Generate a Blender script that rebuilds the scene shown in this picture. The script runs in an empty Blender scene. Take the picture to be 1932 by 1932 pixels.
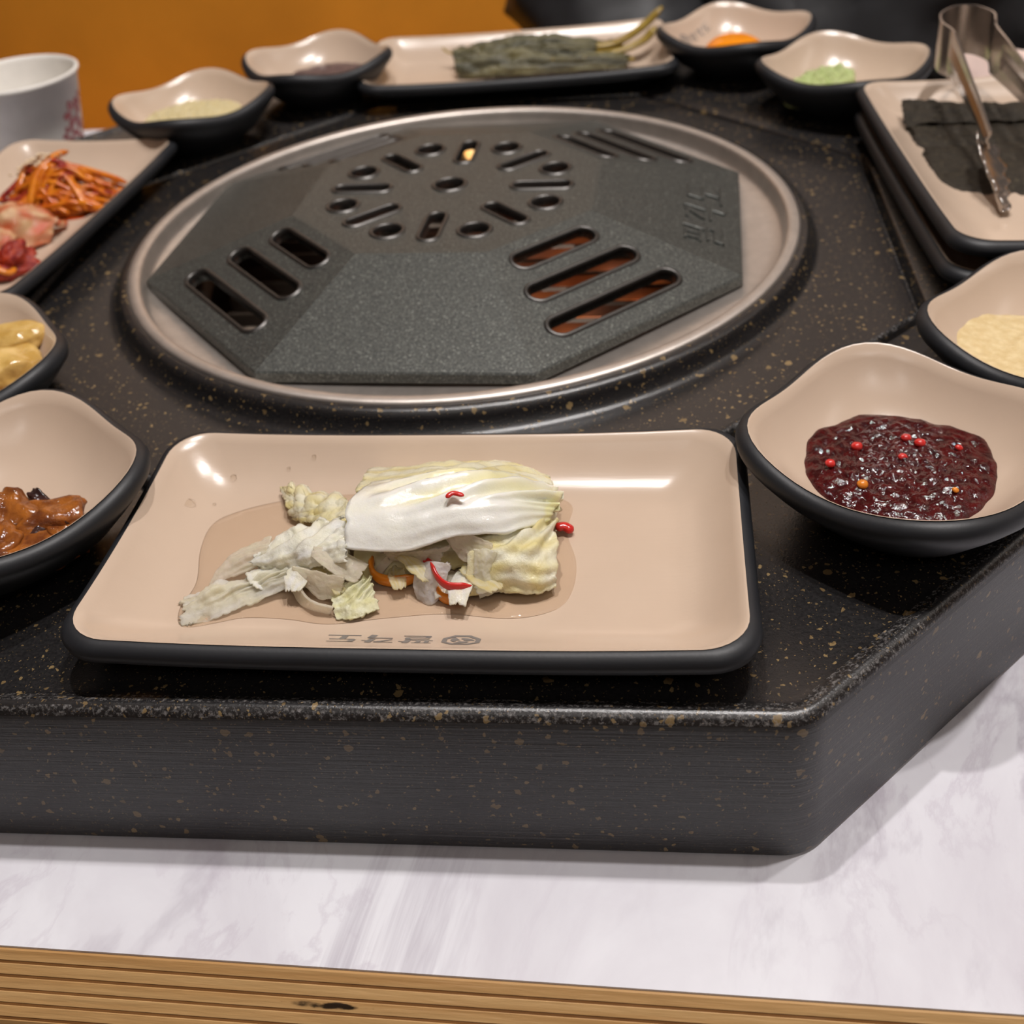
import bpy, bmesh, math, random
from math import sin, cos, pi, radians, sqrt, atan2, hypot
from mathutils import Vector, Matrix, noise
from mathutils.bvhtree import BVHTree

random.seed(7)
C = bpy.context.scene.collection
Z0 = 0.805            # height of the stone grill slab's surface above the floor
ZT = 0.750            # table top
MM = 0.001

# ------------------------------------------------------------------ camera, world, lamps, exposure
cd = bpy.data.cameras.new('camera')
cam = bpy.data.objects.new('camera', cd); C.objects.link(cam)
bpy.context.scene.camera = cam
yaw, pitch, roll = radians(8.302), radians(30.489), radians(-5.5655)
fw = Vector((-sin(yaw)*cos(pitch), cos(yaw)*cos(pitch), -sin(pitch)))
rt0 = Vector((cos(yaw), sin(yaw), 0)); up0 = rt0.cross(fw)
rt = rt0*cos(roll) + up0*sin(roll); up = -rt0*sin(roll) + up0*cos(roll)
cam.matrix_world = Matrix(((rt.x, up.x, -fw.x, 0.0987), (rt.y, up.y, -fw.y, -0.5476),
                           (rt.z, up.z, -fw.z, Z0+0.2630), (0, 0, 0, 1)))
cd.sensor_width = 36; cd.lens = 2284.1/1932*36
cd.shift_y = -(966-653)/1932
cd.clip_start = 0.02
cd.dof.use_dof = True; cd.dof.focus_distance = 0.365; cd.dof.aperture_fstop = 14

w = bpy.data.worlds.new('room_air'); bpy.context.scene.world = w; w.use_nodes = True
w.node_tree.nodes['Background'].inputs[0].default_value = (1.0, 0.93, 0.86, 1)
w.node_tree.nodes['Background'].inputs[1].default_value = 0.05

def lamp(name, loc, power, size, col=(1, .955, .93)):
    l = bpy.data.lights.new(name, 'SPOT'); l.energy = power; l.shadow_soft_size = size; l.color = col
    l.spot_size = radians(110); l.spot_blend = 0.5
    o = bpy.data.objects.new(name, l); o.location = loc; C.objects.link(o)
    return o
lamp('ceiling_spot_lamp', (0.41, -0.20, Z0+1.72), 48, 0.022)
lamp('ceiling_spot_lamp', (0.55, 0.00, Z0+1.72), 30, 0.022)
lamp('ceiling_spot_lamp', (0.00, -0.04, Z0+1.72), 46, 0.022)
def area(name, loc, rot, sx, sy, power, col):
    l = bpy.data.lights.new(name, 'AREA'); l.shape = 'RECTANGLE'; l.size = sx; l.size_y = sy; l.energy = power; l.color = col
    o = bpy.data.objects.new(name, l); o.location = loc; o.rotation_euler = rot; C.objects.link(o)
lamp('added_highlight_lamp', (-0.25, -1.75, 2.5), 5.5, .07)  # unseen spots added behind the camera for highlights in the bowls
lamp('added_highlight_lamp', (0.75, -1.65, 2.5), 5.5, .07)
area('added_wall_fill', (0.2, 2.25, 2.45), (radians(38), 0, 0), 3.6, 0.12, 42, (1, .90, .82))  # added to brighten the back wall that slab and cover reflect
area('added_soft_fill', (0.5, -1.5, 2.55), (0, 0, 0), 1.6, 0.5, 5, (1, .92, .85))  # unseen area lights added under the ceiling as soft fill
area('added_soft_fill', (1.9, 0.1, 2.55), (0, 0, 0), .5, 1.6, 6, (1, .92, .85))

vs = bpy.context.scene.view_settings
vs.view_transform = 'Standard'; vs.look = 'None'; vs.gamma = 1; vs.use_curve_mapping = False
vs.exposure = 0.0

# ------------------------------------------------------------------ helpers
def tag(o, label=None, cat=None, group=None, kind=None):
    if label: o['label'] = label
    if cat: o['category'] = cat
    if group: o['group'] = group
    if kind: o['kind'] = kind
    return o
def thing(name, label, cat, loc=(0, 0, 0), rz=0.0, group=None):
    o = bpy.data.objects.new(name, None); o.empty_display_size = .01; C.objects.link(o)
    o.location = loc; o.rotation_euler = (0, 0, rz)
    return tag(o, label, cat, group)
def obj(name, data, m=None, parent=None, smooth=True, mats=None):
    """data: bmesh, or (verts, faces)."""
    me = bpy.data.meshes.new(name)
    if isinstance(data, bmesh.types.BMesh):
        data.to_mesh(me); data.free()
    else:
        me.from_pydata(data[0], [], data[1]); me.update()
        bm = bmesh.new(); bm.from_mesh(me); bmesh.ops.recalc_face_normals(bm, faces=bm.faces[:]); bm.to_mesh(me); bm.free()
    if mats:
        for q in mats: me.materials.append(q)
    elif m: me.materials.append(m)
    if smooth:
        me.polygons.foreach_set('use_smooth', [True]*len(me.polygons))
    o = bpy.data.objects.new(name, me); C.objects.link(o)
    if parent: o.parent = parent
    return o
def loft(rings, cap0=True, cap1=True, closed=True):
    n = len(rings[0]); v = [p for r in rings for p in r]; f = []
    for i in range(len(rings)-1):
        for j in range(n if closed else n-1):
            a = i*n+j; b = i*n+(j+1) % n
            f.append((a, b, b+n, a+n))
    if cap0: f.append(tuple(reversed(range(n))))
    if cap1: f.append(tuple(range((len(rings)-1)*n, len(rings)*n)))
    return v, f
def lathe(prof, n=96, cx=0, cy=0):
    return loft([[(cx+r*cos(2*pi*j/n), cy+r*sin(2*pi*j/n), z) for j in range(n)] for r, z in prof], False, False)
def box(sx, sy, sz, c=(0, 0, 0), bev=0.0, seg=2):
    bm = bmesh.new(); bmesh.ops.create_cube(bm, size=1)
    for v in bm.verts: v.co = Vector((v.co.x*sx+c[0], v.co.y*sy+c[1], v.co.z*sz+c[2]))
    if bev: bmesh.ops.bevel(bm, geom=bm.edges[:]+bm.verts[:], offset=bev, segments=seg, affect='EDGES', profile=.5)
    return bm
def cr(p0, p1, p2, p3, t):
    return tuple(.5*((2*b)+(-a+c)*t+(2*a-5*b+4*c-d)*t*t+(-a+3*b-3*c+d)*t**3) for a, b, c, d in zip(p0, p1, p2, p3))
def spline(pts, u):
    n = len(pts)-1; x = min(max(u, 0), 1)*n; i = min(int(x), n-1); t = x-i
    e0 = tuple(2*a-b for a, b in zip(pts[0], pts[1])); e1 = tuple(2*a-b for a, b in zip(pts[-1], pts[-2]))
    P = [e0]+list(pts)+[e1]
    return cr(P[i], P[i+1], P[i+2], P[i+3], t)
def tube(pts, rad, n=24, seg=8, flat=1.0, closed=False, taper=0.0):
    """smooth tube through pts (metres); rad number or function(u)."""
    rings = []; prev = None
    for i in range(n+1):
        u = i/n; p = Vector(spline(pts, u)); q = Vector(spline(pts, min(1, u+.01)))-Vector(spline(pts, max(0, u-.01)))
        t = q.normalized() if q.length > 1e-9 else Vector((1, 0, 0))
        a = Vector((0, 0, 1)) if abs(t.z) < .95 else Vector((1, 0, 0))
        s = t.cross(a).normalized(); b = s.cross(t).normalized()
        r = rad(u) if callable(rad) else rad
        if taper: r *= max(.15, min(1, min(u, 1-u)/taper))**.5
        rings.append([tuple(p+s*(r*cos(2*pi*k/seg))+b*(r*flat*sin(2*pi*k/seg))) for k in range(seg)])
    return loft(rings)
def merge(parts):
    V = []; F = []
    for v, f in parts:
        o = len(V); V += list(v); F += [tuple(i+o for i in q) for q in f]
    return V, F
def shift(data, d):
    return [(x+d[0], y+d[1], z+d[2]) for x, y, z in data[0]], data[1]

# ------------------------------------------------------------------ materials
def mat(name):
    m = bpy.data.materials.new(name); m.use_nodes = True
    nt = m.node_tree; b = nt.nodes['Principled BSDF']
    return m, nt, b
def nd(nt, typ, **kw):
    n = nt.nodes.new(typ)
    for k, v in kw.items():
        if k.startswith('i_'):
            key = k[2:]; n.inputs[int(key) if key.isdigit() else key].default_value = v
        else: setattr(n, k, v)
    return n
def ramp(nt, fac, stops):
    r = nt.nodes.new('ShaderNodeValToRGB'); el = r.color_ramp.elements
    while len(el) < len(stops): el.new(.5)
    for e, (p, c) in zip(el, stops): e.position = p; e.color = (*c, 1) if len(c) == 3 else c
    nt.links.new(fac, r.inputs[0]); return r.outputs[0]
def coords(nt, scale=(1, 1, 1), rot=(0, 0, 0), kind='Object'):
    t = nt.nodes.new('ShaderNodeTexCoord'); m = nt.nodes.new('ShaderNodeMapping')
    m.inputs['Scale'].default_value = scale; m.inputs['Rotation'].default_value = rot
    nt.links.new(t.outputs[kind], m.inputs[0]); return m.outputs[0]
def ntex(nt, vec, scale, detail=4, rough=.5, dist=0):
    n = nd(nt, 'ShaderNodeTexNoise'); n.inputs['Scale'].default_value = scale; n.inputs['Detail'].default_value = detail
    n.inputs['Roughness'].default_value = rough; n.inputs['Distortion'].default_value = dist
    nt.links.new(vec, n.inputs['Vector']); return n.outputs['Fac']
def math_(nt, op, a, b=None, c=None):
    n = nd(nt, 'ShaderNodeMath', operation=op)
    for i, x in enumerate((a, b, c)):
        if x is None: continue
        if isinstance(x, (int, float)): n.inputs[i].default_value = x
        else: nt.links.new(x, n.inputs[i])
    return n.outputs[0]
def mix(nt, fac, a, b):
    n = nd(nt, 'ShaderNodeMix', data_type='RGBA')
    for s, x in ((n.inputs['Factor'], fac), (n.inputs['A'], a), (n.inputs['B'], b)):
        if isinstance(x, (int, float)): s.default_value = x
        elif isinstance(x, tuple): s.default_value = (*x, 1)
        else: nt.links.new(x, s)
    return n.outputs['Result']
def bump(nt, b, h, strength, dist=.001, prev=None):
    n = nd(nt, 'ShaderNodeBump'); n.inputs['Strength'].default_value = strength; n.inputs['Distance'].default_value = dist
    nt.links.new(h, n.inputs['Height'])
    if prev: nt.links.new(prev, n.inputs['Normal'])
    nt.links.new(n.outputs[0], b.inputs['Normal']); return n.outputs[0]
def plain(name, col, rough=.5, metal=0.0, var=.06, scale=60, bmp=0.0, bscale=400, spec=.5, sss=0.0, sssr=(.01, .006, .004), coat=0):
    m, nt, b = mat(name)
    v = coords(nt); f = ntex(nt, v, scale)
    d = tuple(max(0, c*(1-var)) for c in col); l = tuple(min(1, c*(1+var)) for c in col)
    nt.links.new(ramp(nt, f, [(.3, d), (.7, l)]), b.inputs['Base Color'])
    b.inputs['Roughness'].default_value = rough; b.inputs['Metallic'].default_value = metal
    b.inputs['Specular IOR Level'].default_value = spec
    if coat: b.inputs['Coat Weight'].default_value = coat; b.inputs['Coat Roughness'].default_value = .08
    if sss:
        b.inputs['Subsurface Weight'].default_value = sss; b.inputs['Subsurface Radius'].default_value = sssr; b.inputs['Subsurface Scale'].default_value = .5
    if bmp: bump(nt, b, ntex(nt, v, bscale, 5), bmp)
    return m

def stone_mat():
    m, nt, b = mat('black_speckled_stone')
    v = coords(nt)
    jig = nd(nt, 'ShaderNodeTexNoise', i_Scale=420.0, i_Detail=2.0); nt.links.new(v, jig.inputs['Vector'])
    add = nd(nt, 'ShaderNodeVectorMath', operation='MULTIPLY_ADD'); nt.links.new(jig.outputs['Color'], add.inputs[0])
    add.inputs[1].default_value = (.003, .003, .003); nt.links.new(v, add.inputs[2])
    def speck(scale, r):
        vo = nd(nt, 'ShaderNodeTexVoronoi'); vo.inputs['Scale'].default_value = scale; nt.links.new(add.outputs[0], vo.inputs['Vector'])
        sep = nd(nt, 'ShaderNodeSeparateColor'); nt.links.new(vo.outputs['Color'], sep.inputs[0])
        rad = math_(nt, 'MULTIPLY', math_(nt, 'POWER', sep.outputs[0], 1.5), r)
        return math_(nt, 'LESS_THAN', vo.outputs['Distance'], rad), sep.outputs[1]
    s1, r1 = speck(140, .22); s2, r2 = speck(380, .30)
    s3, r3 = speck(900, .30)
    s = math_(nt, 'MAXIMUM', math_(nt, 'MAXIMUM', s1, s2), math_(nt, 'MULTIPLY', s3, .55))
    gold = mix(nt, r1, (.13, .085, .038), (.24, .165, .075))
    base = ramp(nt, ntex(nt, v, 900, 3), [(.35, (.010, .0095, .010)), (.75, (.024, .022, .022))])
    vl = coords(nt, (9, 9, 1100)); stre = ramp(nt, ntex(nt, vl, 1, 4, .7), [(.55, (0, 0, 0)), (.75, (.045, .042, .042))])
    g2 = nd(nt, 'ShaderNodeNewGeometry'); s2_ = nd(nt, 'ShaderNodeSeparateXYZ'); nt.links.new(g2.outputs['Normal'], s2_.inputs[0])
    side = math_(nt, 'LESS_THAN', s2_.outputs[2], .2)
    ad = nd(nt, 'ShaderNodeMix', data_type='RGBA', blend_type='ADD'); nt.links.new(side, ad.inputs['Factor']); nt.links.new(base, ad.inputs['A']); nt.links.new(stre, ad.inputs['B'])
    nt.links.new(mix(nt, s, ad.outputs['Result'], gold), b.inputs['Base Color'])
    b.inputs['Specular IOR Level'].default_value = .8
    geo = nd(nt, 'ShaderNodeNewGeometry'); sx = nd(nt, 'ShaderNodeSeparateXYZ'); nt.links.new(geo.outputs['Normal'], sx.inputs[0])
    flat = math_(nt, 'GREATER_THAN', sx.outputs[2], .3)
    lines = ntex(nt, coords(nt, (14, 14, 1500)), 1, 4, .7)
    grit = ntex(nt, v, 1500, 3, .7)
    h = mix(nt, flat, math_(nt, 'MULTIPLY_ADD', grit, .8, math_(nt, 'MULTIPLY', lines, 2.2)), grit)
    b.inputs['Roughness'].default_value = .36
    nt.links.new(math_(nt, 'MULTIPLY_ADD', flat, -.16, .42), b.inputs['Roughness'])
    bump(nt, b, h, .30, .0004)
    return m
def worn_highlight_mat():  # scuffed edges, with the rim's bright highlight painted into the pale grey
    m = stone_mat(); m.name = 'worn_highlight_black_stone'; nt = m.node_tree; b = nt.nodes['Principled BSDF']
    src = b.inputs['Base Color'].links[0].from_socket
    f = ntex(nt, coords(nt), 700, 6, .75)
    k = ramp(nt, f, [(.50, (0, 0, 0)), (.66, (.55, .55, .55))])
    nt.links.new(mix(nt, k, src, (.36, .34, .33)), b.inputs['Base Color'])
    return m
def cast_mat():
    m, nt, b = mat('dark_cast_aluminium')
    v = coords(nt)
    g = ntex(nt, v, 1100, 2, .6)
    nt.links.new(ramp(nt, g, [(.35, (.045, .047, .045)), (.62, (.105, .11, .10)), (.80, (.42, .44, .40))]), b.inputs['Base Color'])  # palest flecks put the metal's sparkle into the base colour
    b.inputs['Metallic'].default_value = .55; b.inputs['Roughness'].default_value = .44
    bump(nt, b, ntex(nt, v, 1300, 3, .6), .35, .0005)
    return m
def steel_mat(name, col=(.60, .56, .53), rough=.34, streak=0):
    m, nt, b = mat(name)
    v = coords(nt); f = ntex(nt, v, 90, 6, .65)
    nt.links.new(ramp(nt, f, [(.3, tuple(c*.82 for c in col)), (.7, col)]), b.inputs['Base Color'])
    b.inputs['Metallic'].default_value = .92; b.inputs['Roughness'].default_value = rough
    bump(nt, b, ntex(nt, v, 1200, 4, .7), .18, .0004)
    return m
def marble_mat():
    m, nt, b = mat('white_marble_laminate')
    v = coords(nt, (1, .55, 1), (0, 0, radians(-32)))
    def vein(scale, dist, wdt):
        n = ntex(nt, v, scale, 7, .62, dist)
        return ramp(nt, math_(nt, 'ABSOLUTE', math_(nt, 'SUBTRACT', n, .5)), [(0, (1, 1, 1)), (wdt, (0, 0, 0))])
    pat = ramp(nt, ntex(nt, coords(nt, (1, .6, 1), (0, 0, radians(-40))), 9, 5), [(.36, (0, 0, 0)), (.60, (1, 1, 1))])
    v1 = math_(nt, 'MULTIPLY', vein(5.5, 1.2, .032), pat)
    v2 = math_(nt, 'MULTIPLY', vein(16, .8, .03), pat)
    cloud = ntex(nt, v, 14, 8, .6, .5)
    base = ramp(nt, cloud, [(.35, (.62, .60, .65)), (.6, (.745, .74, .785))])
    a = mix(nt, math_(nt, 'MULTIPLY', v1, .68), base, (.36, .32, .38))
    a = mix(nt, math_(nt, 'MULTIPLY', v2, .5), a, (.48, .43, .50))
    nt.links.new(a, b.inputs['Base Color']); b.inputs['Roughness'].default_value = .42
    b.inputs['Specular IOR Level'].default_value = .3
    return m
def ply_mat(name, light, dark, seed):
    m, nt, b = mat(name)
    v = coords(nt, (6, 6, 420)); f = ntex(nt, v, 1, 5, .6, .4)
    g = ntex(nt, coords(nt, (90, 90, 900)), 1, 3)
    col = mix(nt, math_(nt, 'MULTIPLY', g, .35), ramp(nt, f, [(.3, dark), (.62, light)]), tuple(c*.6 for c in dark))
    # one scorch mark with a ragged outline on the upper plies
    tc = nd(nt, 'ShaderNodeTexCoord'); sp = nd(nt, 'ShaderNodeSeparateXYZ'); nt.links.new(tc.outputs['Object'], sp.inputs[0])
    dx = math_(nt, 'DIVIDE', math_(nt, 'SUBTRACT', sp.outputs[0], .0105), .018)
    dz = math_(nt, 'DIVIDE', math_(nt, 'SUBTRACT', sp.outputs[2], -.0068), .0009)
    d = math_(nt, 'ADD', math_(nt, 'MULTIPLY', dx, dx), math_(nt, 'MULTIPLY', dz, dz))
    d = math_(nt, 'ADD', d, math_(nt, 'MULTIPLY', ntex(nt, coords(nt, (160, 160, 500)), 1, 4), 2.0))
    sc = ramp(nt, math_(nt, 'MULTIPLY', d, .4), [(.47, (1, 1, 1)), (.60, (0, 0, 0))])
    nt.links.new(mix(nt, sc, col, (.022, .012, .006)), b.inputs['Base Color'])
    b.inputs['Roughness'].default_value = .30; b.inputs['Coat Weight'].default_value = .35; b.inputs['Coat Roughness'].default_value = .15
    bump(nt, b, ntex(nt, coords(nt, (40, 40, 700)), 1, 4), .4, .0008)
    return m
def melamine_mat():
    m, nt, b = mat('beige_melamine')
    v = coords(nt); f = ntex(nt, v, 40, 3)
    nt.links.new(ramp(nt, f, [(.3, (.540, .415, .318)), (.7, (.565, .438, .338))]), b.inputs['Base Color'])
    b.inputs['Roughness'].default_value = .23; b.inputs['Specular IOR Level'].default_value = .5
    bump(nt, b, ntex(nt, coords(nt, (60, 900, 900)), 1, 3), .06, .0004)
    return m
def leaf_mat(name, rough=.22, clear=0.0, transl=.3, coat=.8, bmp=.55):
    m, nt, b = mat(name)
    at = nd(nt, 'ShaderNodeAttribute', attribute_name='Col')
    v = coords(nt)
    nt.links.new(mix(nt, math_(nt, 'MULTIPLY', ntex(nt, v, 380, 4), .10), at.outputs['Color'], (.80, .74, .50)), b.inputs['Base Color'])
    b.inputs['Roughness'].default_value = rough
    b.inputs['Subsurface Weight'].default_value = .25; b.inputs['Subsurface Radius'].default_value = (.006, .005, .003); b.inputs['Subsurface Scale'].default_value = .5
    nn = bump(nt, b, ntex(nt, v, 620, 5, .7), bmp, .0010); nt.links.new(nn, b.inputs['Coat Normal'])
    b.inputs['Coat Weight'].default_value = coat; b.inputs['Coat Roughness'].default_value = .07
    tr = nd(nt, 'ShaderNodeBsdfTranslucent'); nt.links.new(at.outputs['Color'], tr.inputs[0])
    mx = nd(nt, 'ShaderNodeMixShader'); mx.inputs[0].default_value = transl
    nt.links.new(b.outputs[0], mx.inputs[1]); nt.links.new(tr.outputs[0], mx.inputs[2])
    out = nt.nodes['Material Output']; last = mx.outputs[0]
    if clear:
        tp = nd(nt, 'ShaderNodeBsdfTransparent'); m2 = nd(nt, 'ShaderNodeMixShader'); m2.inputs[0].default_value = clear
        nt.links.new(last, m2.inputs[1]); nt.links.new(tp.outputs[0], m2.inputs[2]); last = m2.outputs[0]
    nt.links.new(last, out.inputs[0])
    return m
def wet_mat(name, tint=(.93, .90, .86)):
    """thin film of clear liquid: tinted see-through body with a Fresnel mirror skin"""
    m, nt, b = mat(name)
    nt.nodes.remove(b)
    tp = nd(nt, 'ShaderNodeBsdfTransparent'); tp.inputs[0].default_value = (*tint, 1)
    gl = nd(nt, 'ShaderNodeBsdfGlossy'); gl.inputs['Roughness'].default_value = .04
    fr = nd(nt, 'ShaderNodeFresnel'); fr.inputs[0].default_value = 1.36
    bp = nd(nt, 'ShaderNodeBump'); bp.inputs['Strength'].default_value = .25; bp.inputs['Distance'].default_value = .001
    nt.links.new(ntex(nt, coords(nt), 180, 3), bp.inputs['Height'])
    nt.links.new(bp.outputs[0], gl.inputs['Normal']); nt.links.new(bp.outputs[0], fr.inputs['Normal'])
    mx = nd(nt, 'ShaderNodeMixShader')
    nt.links.new(fr.outputs[0], mx.inputs[0]); nt.links.new(tp.outputs[0], mx.inputs[1]); nt.links.new(gl.outputs[0], mx.inputs[2])
    nt.links.new(mx.outputs[0], nt.nodes['Material Output'].inputs[0])
    return m
def glow_mat(name, stops, strength, scale=25):
    m, nt, b = mat(name)
    f = ntex(nt, coords(nt), scale, 4)
    c = ramp(nt, f, stops)
    b.inputs['Base Color'].default_value = (.05, .03, .03, 1)
    nt.links.new(c, b.inputs['Emission Color']); b.inputs['Emission Strength'].default_value = strength
    return m

M = dict(
    stone=stone_mat(), worn_highlight=worn_highlight_mat(), cast=cast_mat(), lip=steel_mat('worn_cast_edge', (.115, .11, .105), .38), marble=marble_mat(), beige=melamine_mat(),
    steel=steel_mat('brushed_steel', (.66, .60, .55), .46), chrome=steel_mat('polished_steel', (.46, .42, .39), .18),
    black=plain('black_melamine', (.014, .015, .018), .50, var=.1, bmp=.05, bscale=900),
    ply=ply_mat('plywood_light', (.60, .37, .16), (.48, .26, .095), 1), glue=ply_mat('plywood_dark', (.26, .115, .035), (.18, .075, .022), 2),
    soot=plain('sooty_iron', (.012, .011, .011), .6), slat=plain('warm_iron', (.30, .24, .19), .45, .5),
    ink=plain('grey_print', (.20, .18, .165), .45), paper=plain('white_paper', (.88, .85, .80), .6),
    pinkink=plain('rose_print', (.42, .13, .14), .6), pink=plain('pale_pink_paper', (.86, .66, .58), .75, bmp=.1),
    top=leaf_mat('white_cabbage_leaf', .16, 0, .06, 1.0, .22), leaf=leaf_mat('cabbage_leaf', .16, .06, .2), clearleaf=leaf_mat('translucent_cabbage_leaf', .13, .07, .25), limp=leaf_mat('limp_cabbage_leaf', .13, .38, .4), radish=leaf_mat('clear_radish', .12, .34, .4),
    brine=wet_mat('clear_brine'), drop=wet_mat('clear_drop', (.96, .95, .93)), redoil=wet_mat('red_brine', (.85, .35, .15)),
    carrot=plain('orange_pepper', (.62, .20, .015), .18, sss=.2, var=.15), redp=plain('red_pepper', (.50, .022, .018), .16, sss=.15, var=.2),
    orange_bench=plain('orange_brown_vinyl', (.74, .32, .030), .5, var=.10, scale=7, bmp=.1, bscale=60),
    dark_wood=plain('dark_wood', (.12, .07, .04), .5), floor=plain('grey_floor', (.22, .20, .18), .5, scale=8),
    wall=plain('warm_wall_paint', (.42, .35, .30), .8, scale=4), ceil=plain('ceiling_paint', (.62, .58, .54), .9, scale=4),
    jacket=plain('black_nylon', (.020, .020, .022), .55, var=.15, bmp=.15, bscale=120), skin=plain('skin', (.55, .34, .25), .5, sss=.1),
    hair=plain('black_hair', (.012, .010, .009), .4), trousers=plain('dark_denim', (.03, .035, .05), .8),
)

# ------------------------------------------------------------------ room
def struct(name, data, m, smooth=False):
    return tag(obj(name, data, m, smooth=smooth), kind='structure')
struct('floor', box(6, 6, .1, (0, 0, -.05)), M['floor'])
struct('ceiling', box(6, 6, .1, (0, 0, 2.65)), M['ceil'])
struct('wall_back', box(6, .1, 2.7, (0, 2.6, 1.3)), M['wall'])
struct('wall_front', box(6, .1, 2.7, (0, -2.9, 1.3)), M['wall'])
struct('wall_left', box(.1, 6, 2.7, (-2.6, 0, 1.3)), M['wall'])
struct('wall_right', box(.1, 6, 2.7, (2.8, 0, 1.3)), M['wall'])

# ------------------------------------------------------------------ table with plywood edge
tb = thing('dining_table', 'white marble-topped dining table with layered plywood edge under the stone slab', 'table', (0, 0, ZT), radians(-1.5))
TX0, TX1, TY0, TY1 = -.75, .80, -.352, .334
obj('marble_top', box(TX1-TX0, TY1-TY0, .0008, ((TX0+TX1)/2, (TY0+TY1)/2, -.0004)), M['marble'], tb, smooth=False)
obj('core_board', box(TX1-TX0-.006, TY1-TY0-.006, .0355, ((TX0+TX1)/2, (TY0+TY1)/2, -.0190)), M['glue'], tb, smooth=False)
CHAM = .0145
def ply_strip(y0, sgn, za, zb, inset):
    """one ply along a long table edge; its outer face follows the 45 degree chamfer, then the vertical edge"""
    def yo(z): return y0-sgn*(min(CHAM, -z)-inset)
    yi = y0+sgn*.004
    P = [(yi, za), (yo(za), za), (yo(zb), zb), (yi, zb)]
    return loft([[(TX0, y, z) for y, z in P], [(TX1, y, z) for y, z in P]])
z = -.0008
while z > -.038:
    for nm, mt, h, ins in (('plywood_ply', 'ply', .00185, 0.0), ('plywood_glue_line', 'glue', .00075, .00025)):
        for y, s_ in ((TY0, 1), (TY1, -1)):
            obj(nm, ply_strip(y, s_, z, z-h, ins), M[mt], tb, smooth=False)
        z -= h
for x in (TX0+.1, TX1-.1):
    obj('leg', box(.06, .5, .713, (x, 0, -.038-.3565), .006), M['dark_wood'], tb, smooth=False)

# ------------------------------------------------------------------ stone grill slab
def octo(a, b, d, r, z, seg=7, mid=0):
    """octagon with axis edges at distance a, diagonal edges at b, both moved inward by d; corner radius r"""
    P = []
    for k in range(8):
        L = []
        for q in (k, k+1):
            th = radians(45*q); L.append((cos(th), sin(th), (a if q % 2 == 0 else b)-d))
        (x1, y1, c1), (x2, y2, c2) = L
        det = x1*y2-x2*y1; vx = (c1*y2-c2*y1)/det; vy = (x1*c2-x2*c1)/det
        h = r/cos(radians(22.5)); m = hypot(vx, vy); ux, uy = vx/m, vy/m
        t1 = radians(45*k); cx, cy = vx-ux*h, vy-uy*h
        bis = radians(45*k+22.5)
        # centre of fillet sits along the inward bisector
        cx, cy = vx-cos(bis)*h, vy-sin(bis)*h
        for i in range(seg+1):
            t = t1+radians(45)*i/seg
            P.append((cx+r*cos(t), cy+r*sin(t), z))
    if mid:
        Q = []
        for i, p in enumerate(P):
            q = P[(i+1) % len(P)]; Q.append(p)
            if i % (seg+1) == seg: Q += [(p[0]+(q[0]-p[0])*k/mid, p[1]+(q[1]-p[1])*k/mid, z) for k in range(1, mid)]
        P = Q
    return P
A_, B_ = .3127, .3175
prof = [(.0022, -.0548), (.0006, -.0545), (0, -.0535)] + [(0, -.0535+.0515*i/4) for i in range(1, 5)]
prof += [(.0004, .0000), (.0012, .0016), (.0024, .0026), (.0038, .0029), (.0052, .0025), (.0066, .0013), (.0085, .0004), (.011, 0)]
rings = [octo(A_, B_, d, max(.0005, .017-d), z) for d, z in prof]
INNER = .2070; GAP = .0038
rings.append(octo(INNER+GAP+.0012, INNER+GAP+.0012, 0, .003, 0)); rings.append(octo(INNER+GAP, INNER+GAP, 0, .003, -.0008))
rings.append(octo(INNER+GAP, INNER+GAP, 0, .003, -.007)); rings.append(octo(INNER-.01, INNER-.01, 0, .003, -.007))
slab = thing('grill_slab', 'black gold-flecked stone octagonal grill slab standing on the marble table', 'table grill', (0, 0, Z0))
def mark_worn_highlight(o, test):
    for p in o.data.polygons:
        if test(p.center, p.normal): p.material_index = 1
so = obj('stone_surround', loft(rings, True, False), None, slab, mats=[M['stone'], M['worn_highlight']])
mark_worn_highlight(so, lambda c, n: c.z > -.0016 and .25 < n.z < .97 and hypot(c.x, c.y) > .30 and c.z > .0004)  # rim bevel gets the scuffs and the painted highlight
rr = [octo(INNER, INNER, d, r, z, 3, 14) for d, r, z in ((0, .004, -.007), (0, .004, -.0016), (.0005, .0035, -.0005), (.0016, .003, 0), (.0030, .0028, 0))]
n8 = len(rr[0])
def circ_like(r, z):
    return [(r*cos(t), r*sin(t), z) for t in [atan2(p[1], p[0]) for p in rr[-1]]]
for r, z in ((.1770, 0), (.1760, 0), (.1735, .0004), (.1718, .0018), (.1702, .0060), (.1694, .0085), (.1680, .0096), (.1655, .0098), (.1640, .0098), (.1640, .002)):
    rr.append(circ_like(r, z))
so = obj('stone_centre_panel', loft(rr, False, False), None, slab, mats=[M['stone'], M['worn_highlight']])
mark_worn_highlight(so, lambda c, n: .05 < n.z < .95 and hypot(c.x, c.y) > .195)
sr = [(.1648, .006), (.1651, .0095), (.1648, .0106), (.1638, .0112), (.1612, .0113), (.1596, .0109), (.1588, .0100), (.1583, .0080), (.1575, .0035), (.1560, .0016), (.1500, .0006), (.1330, -.0004), (.1310, -.0015), (.1300, -.012)]
obj('steel_ring', lathe(sr, 128), M['steel'], slab)
obj('firebox', lathe([(.1300, -.012), (.128, -.040), (.118, -.050), (.06, -.051), (.0001, -.051)], 64), M['soot'], slab)
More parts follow.
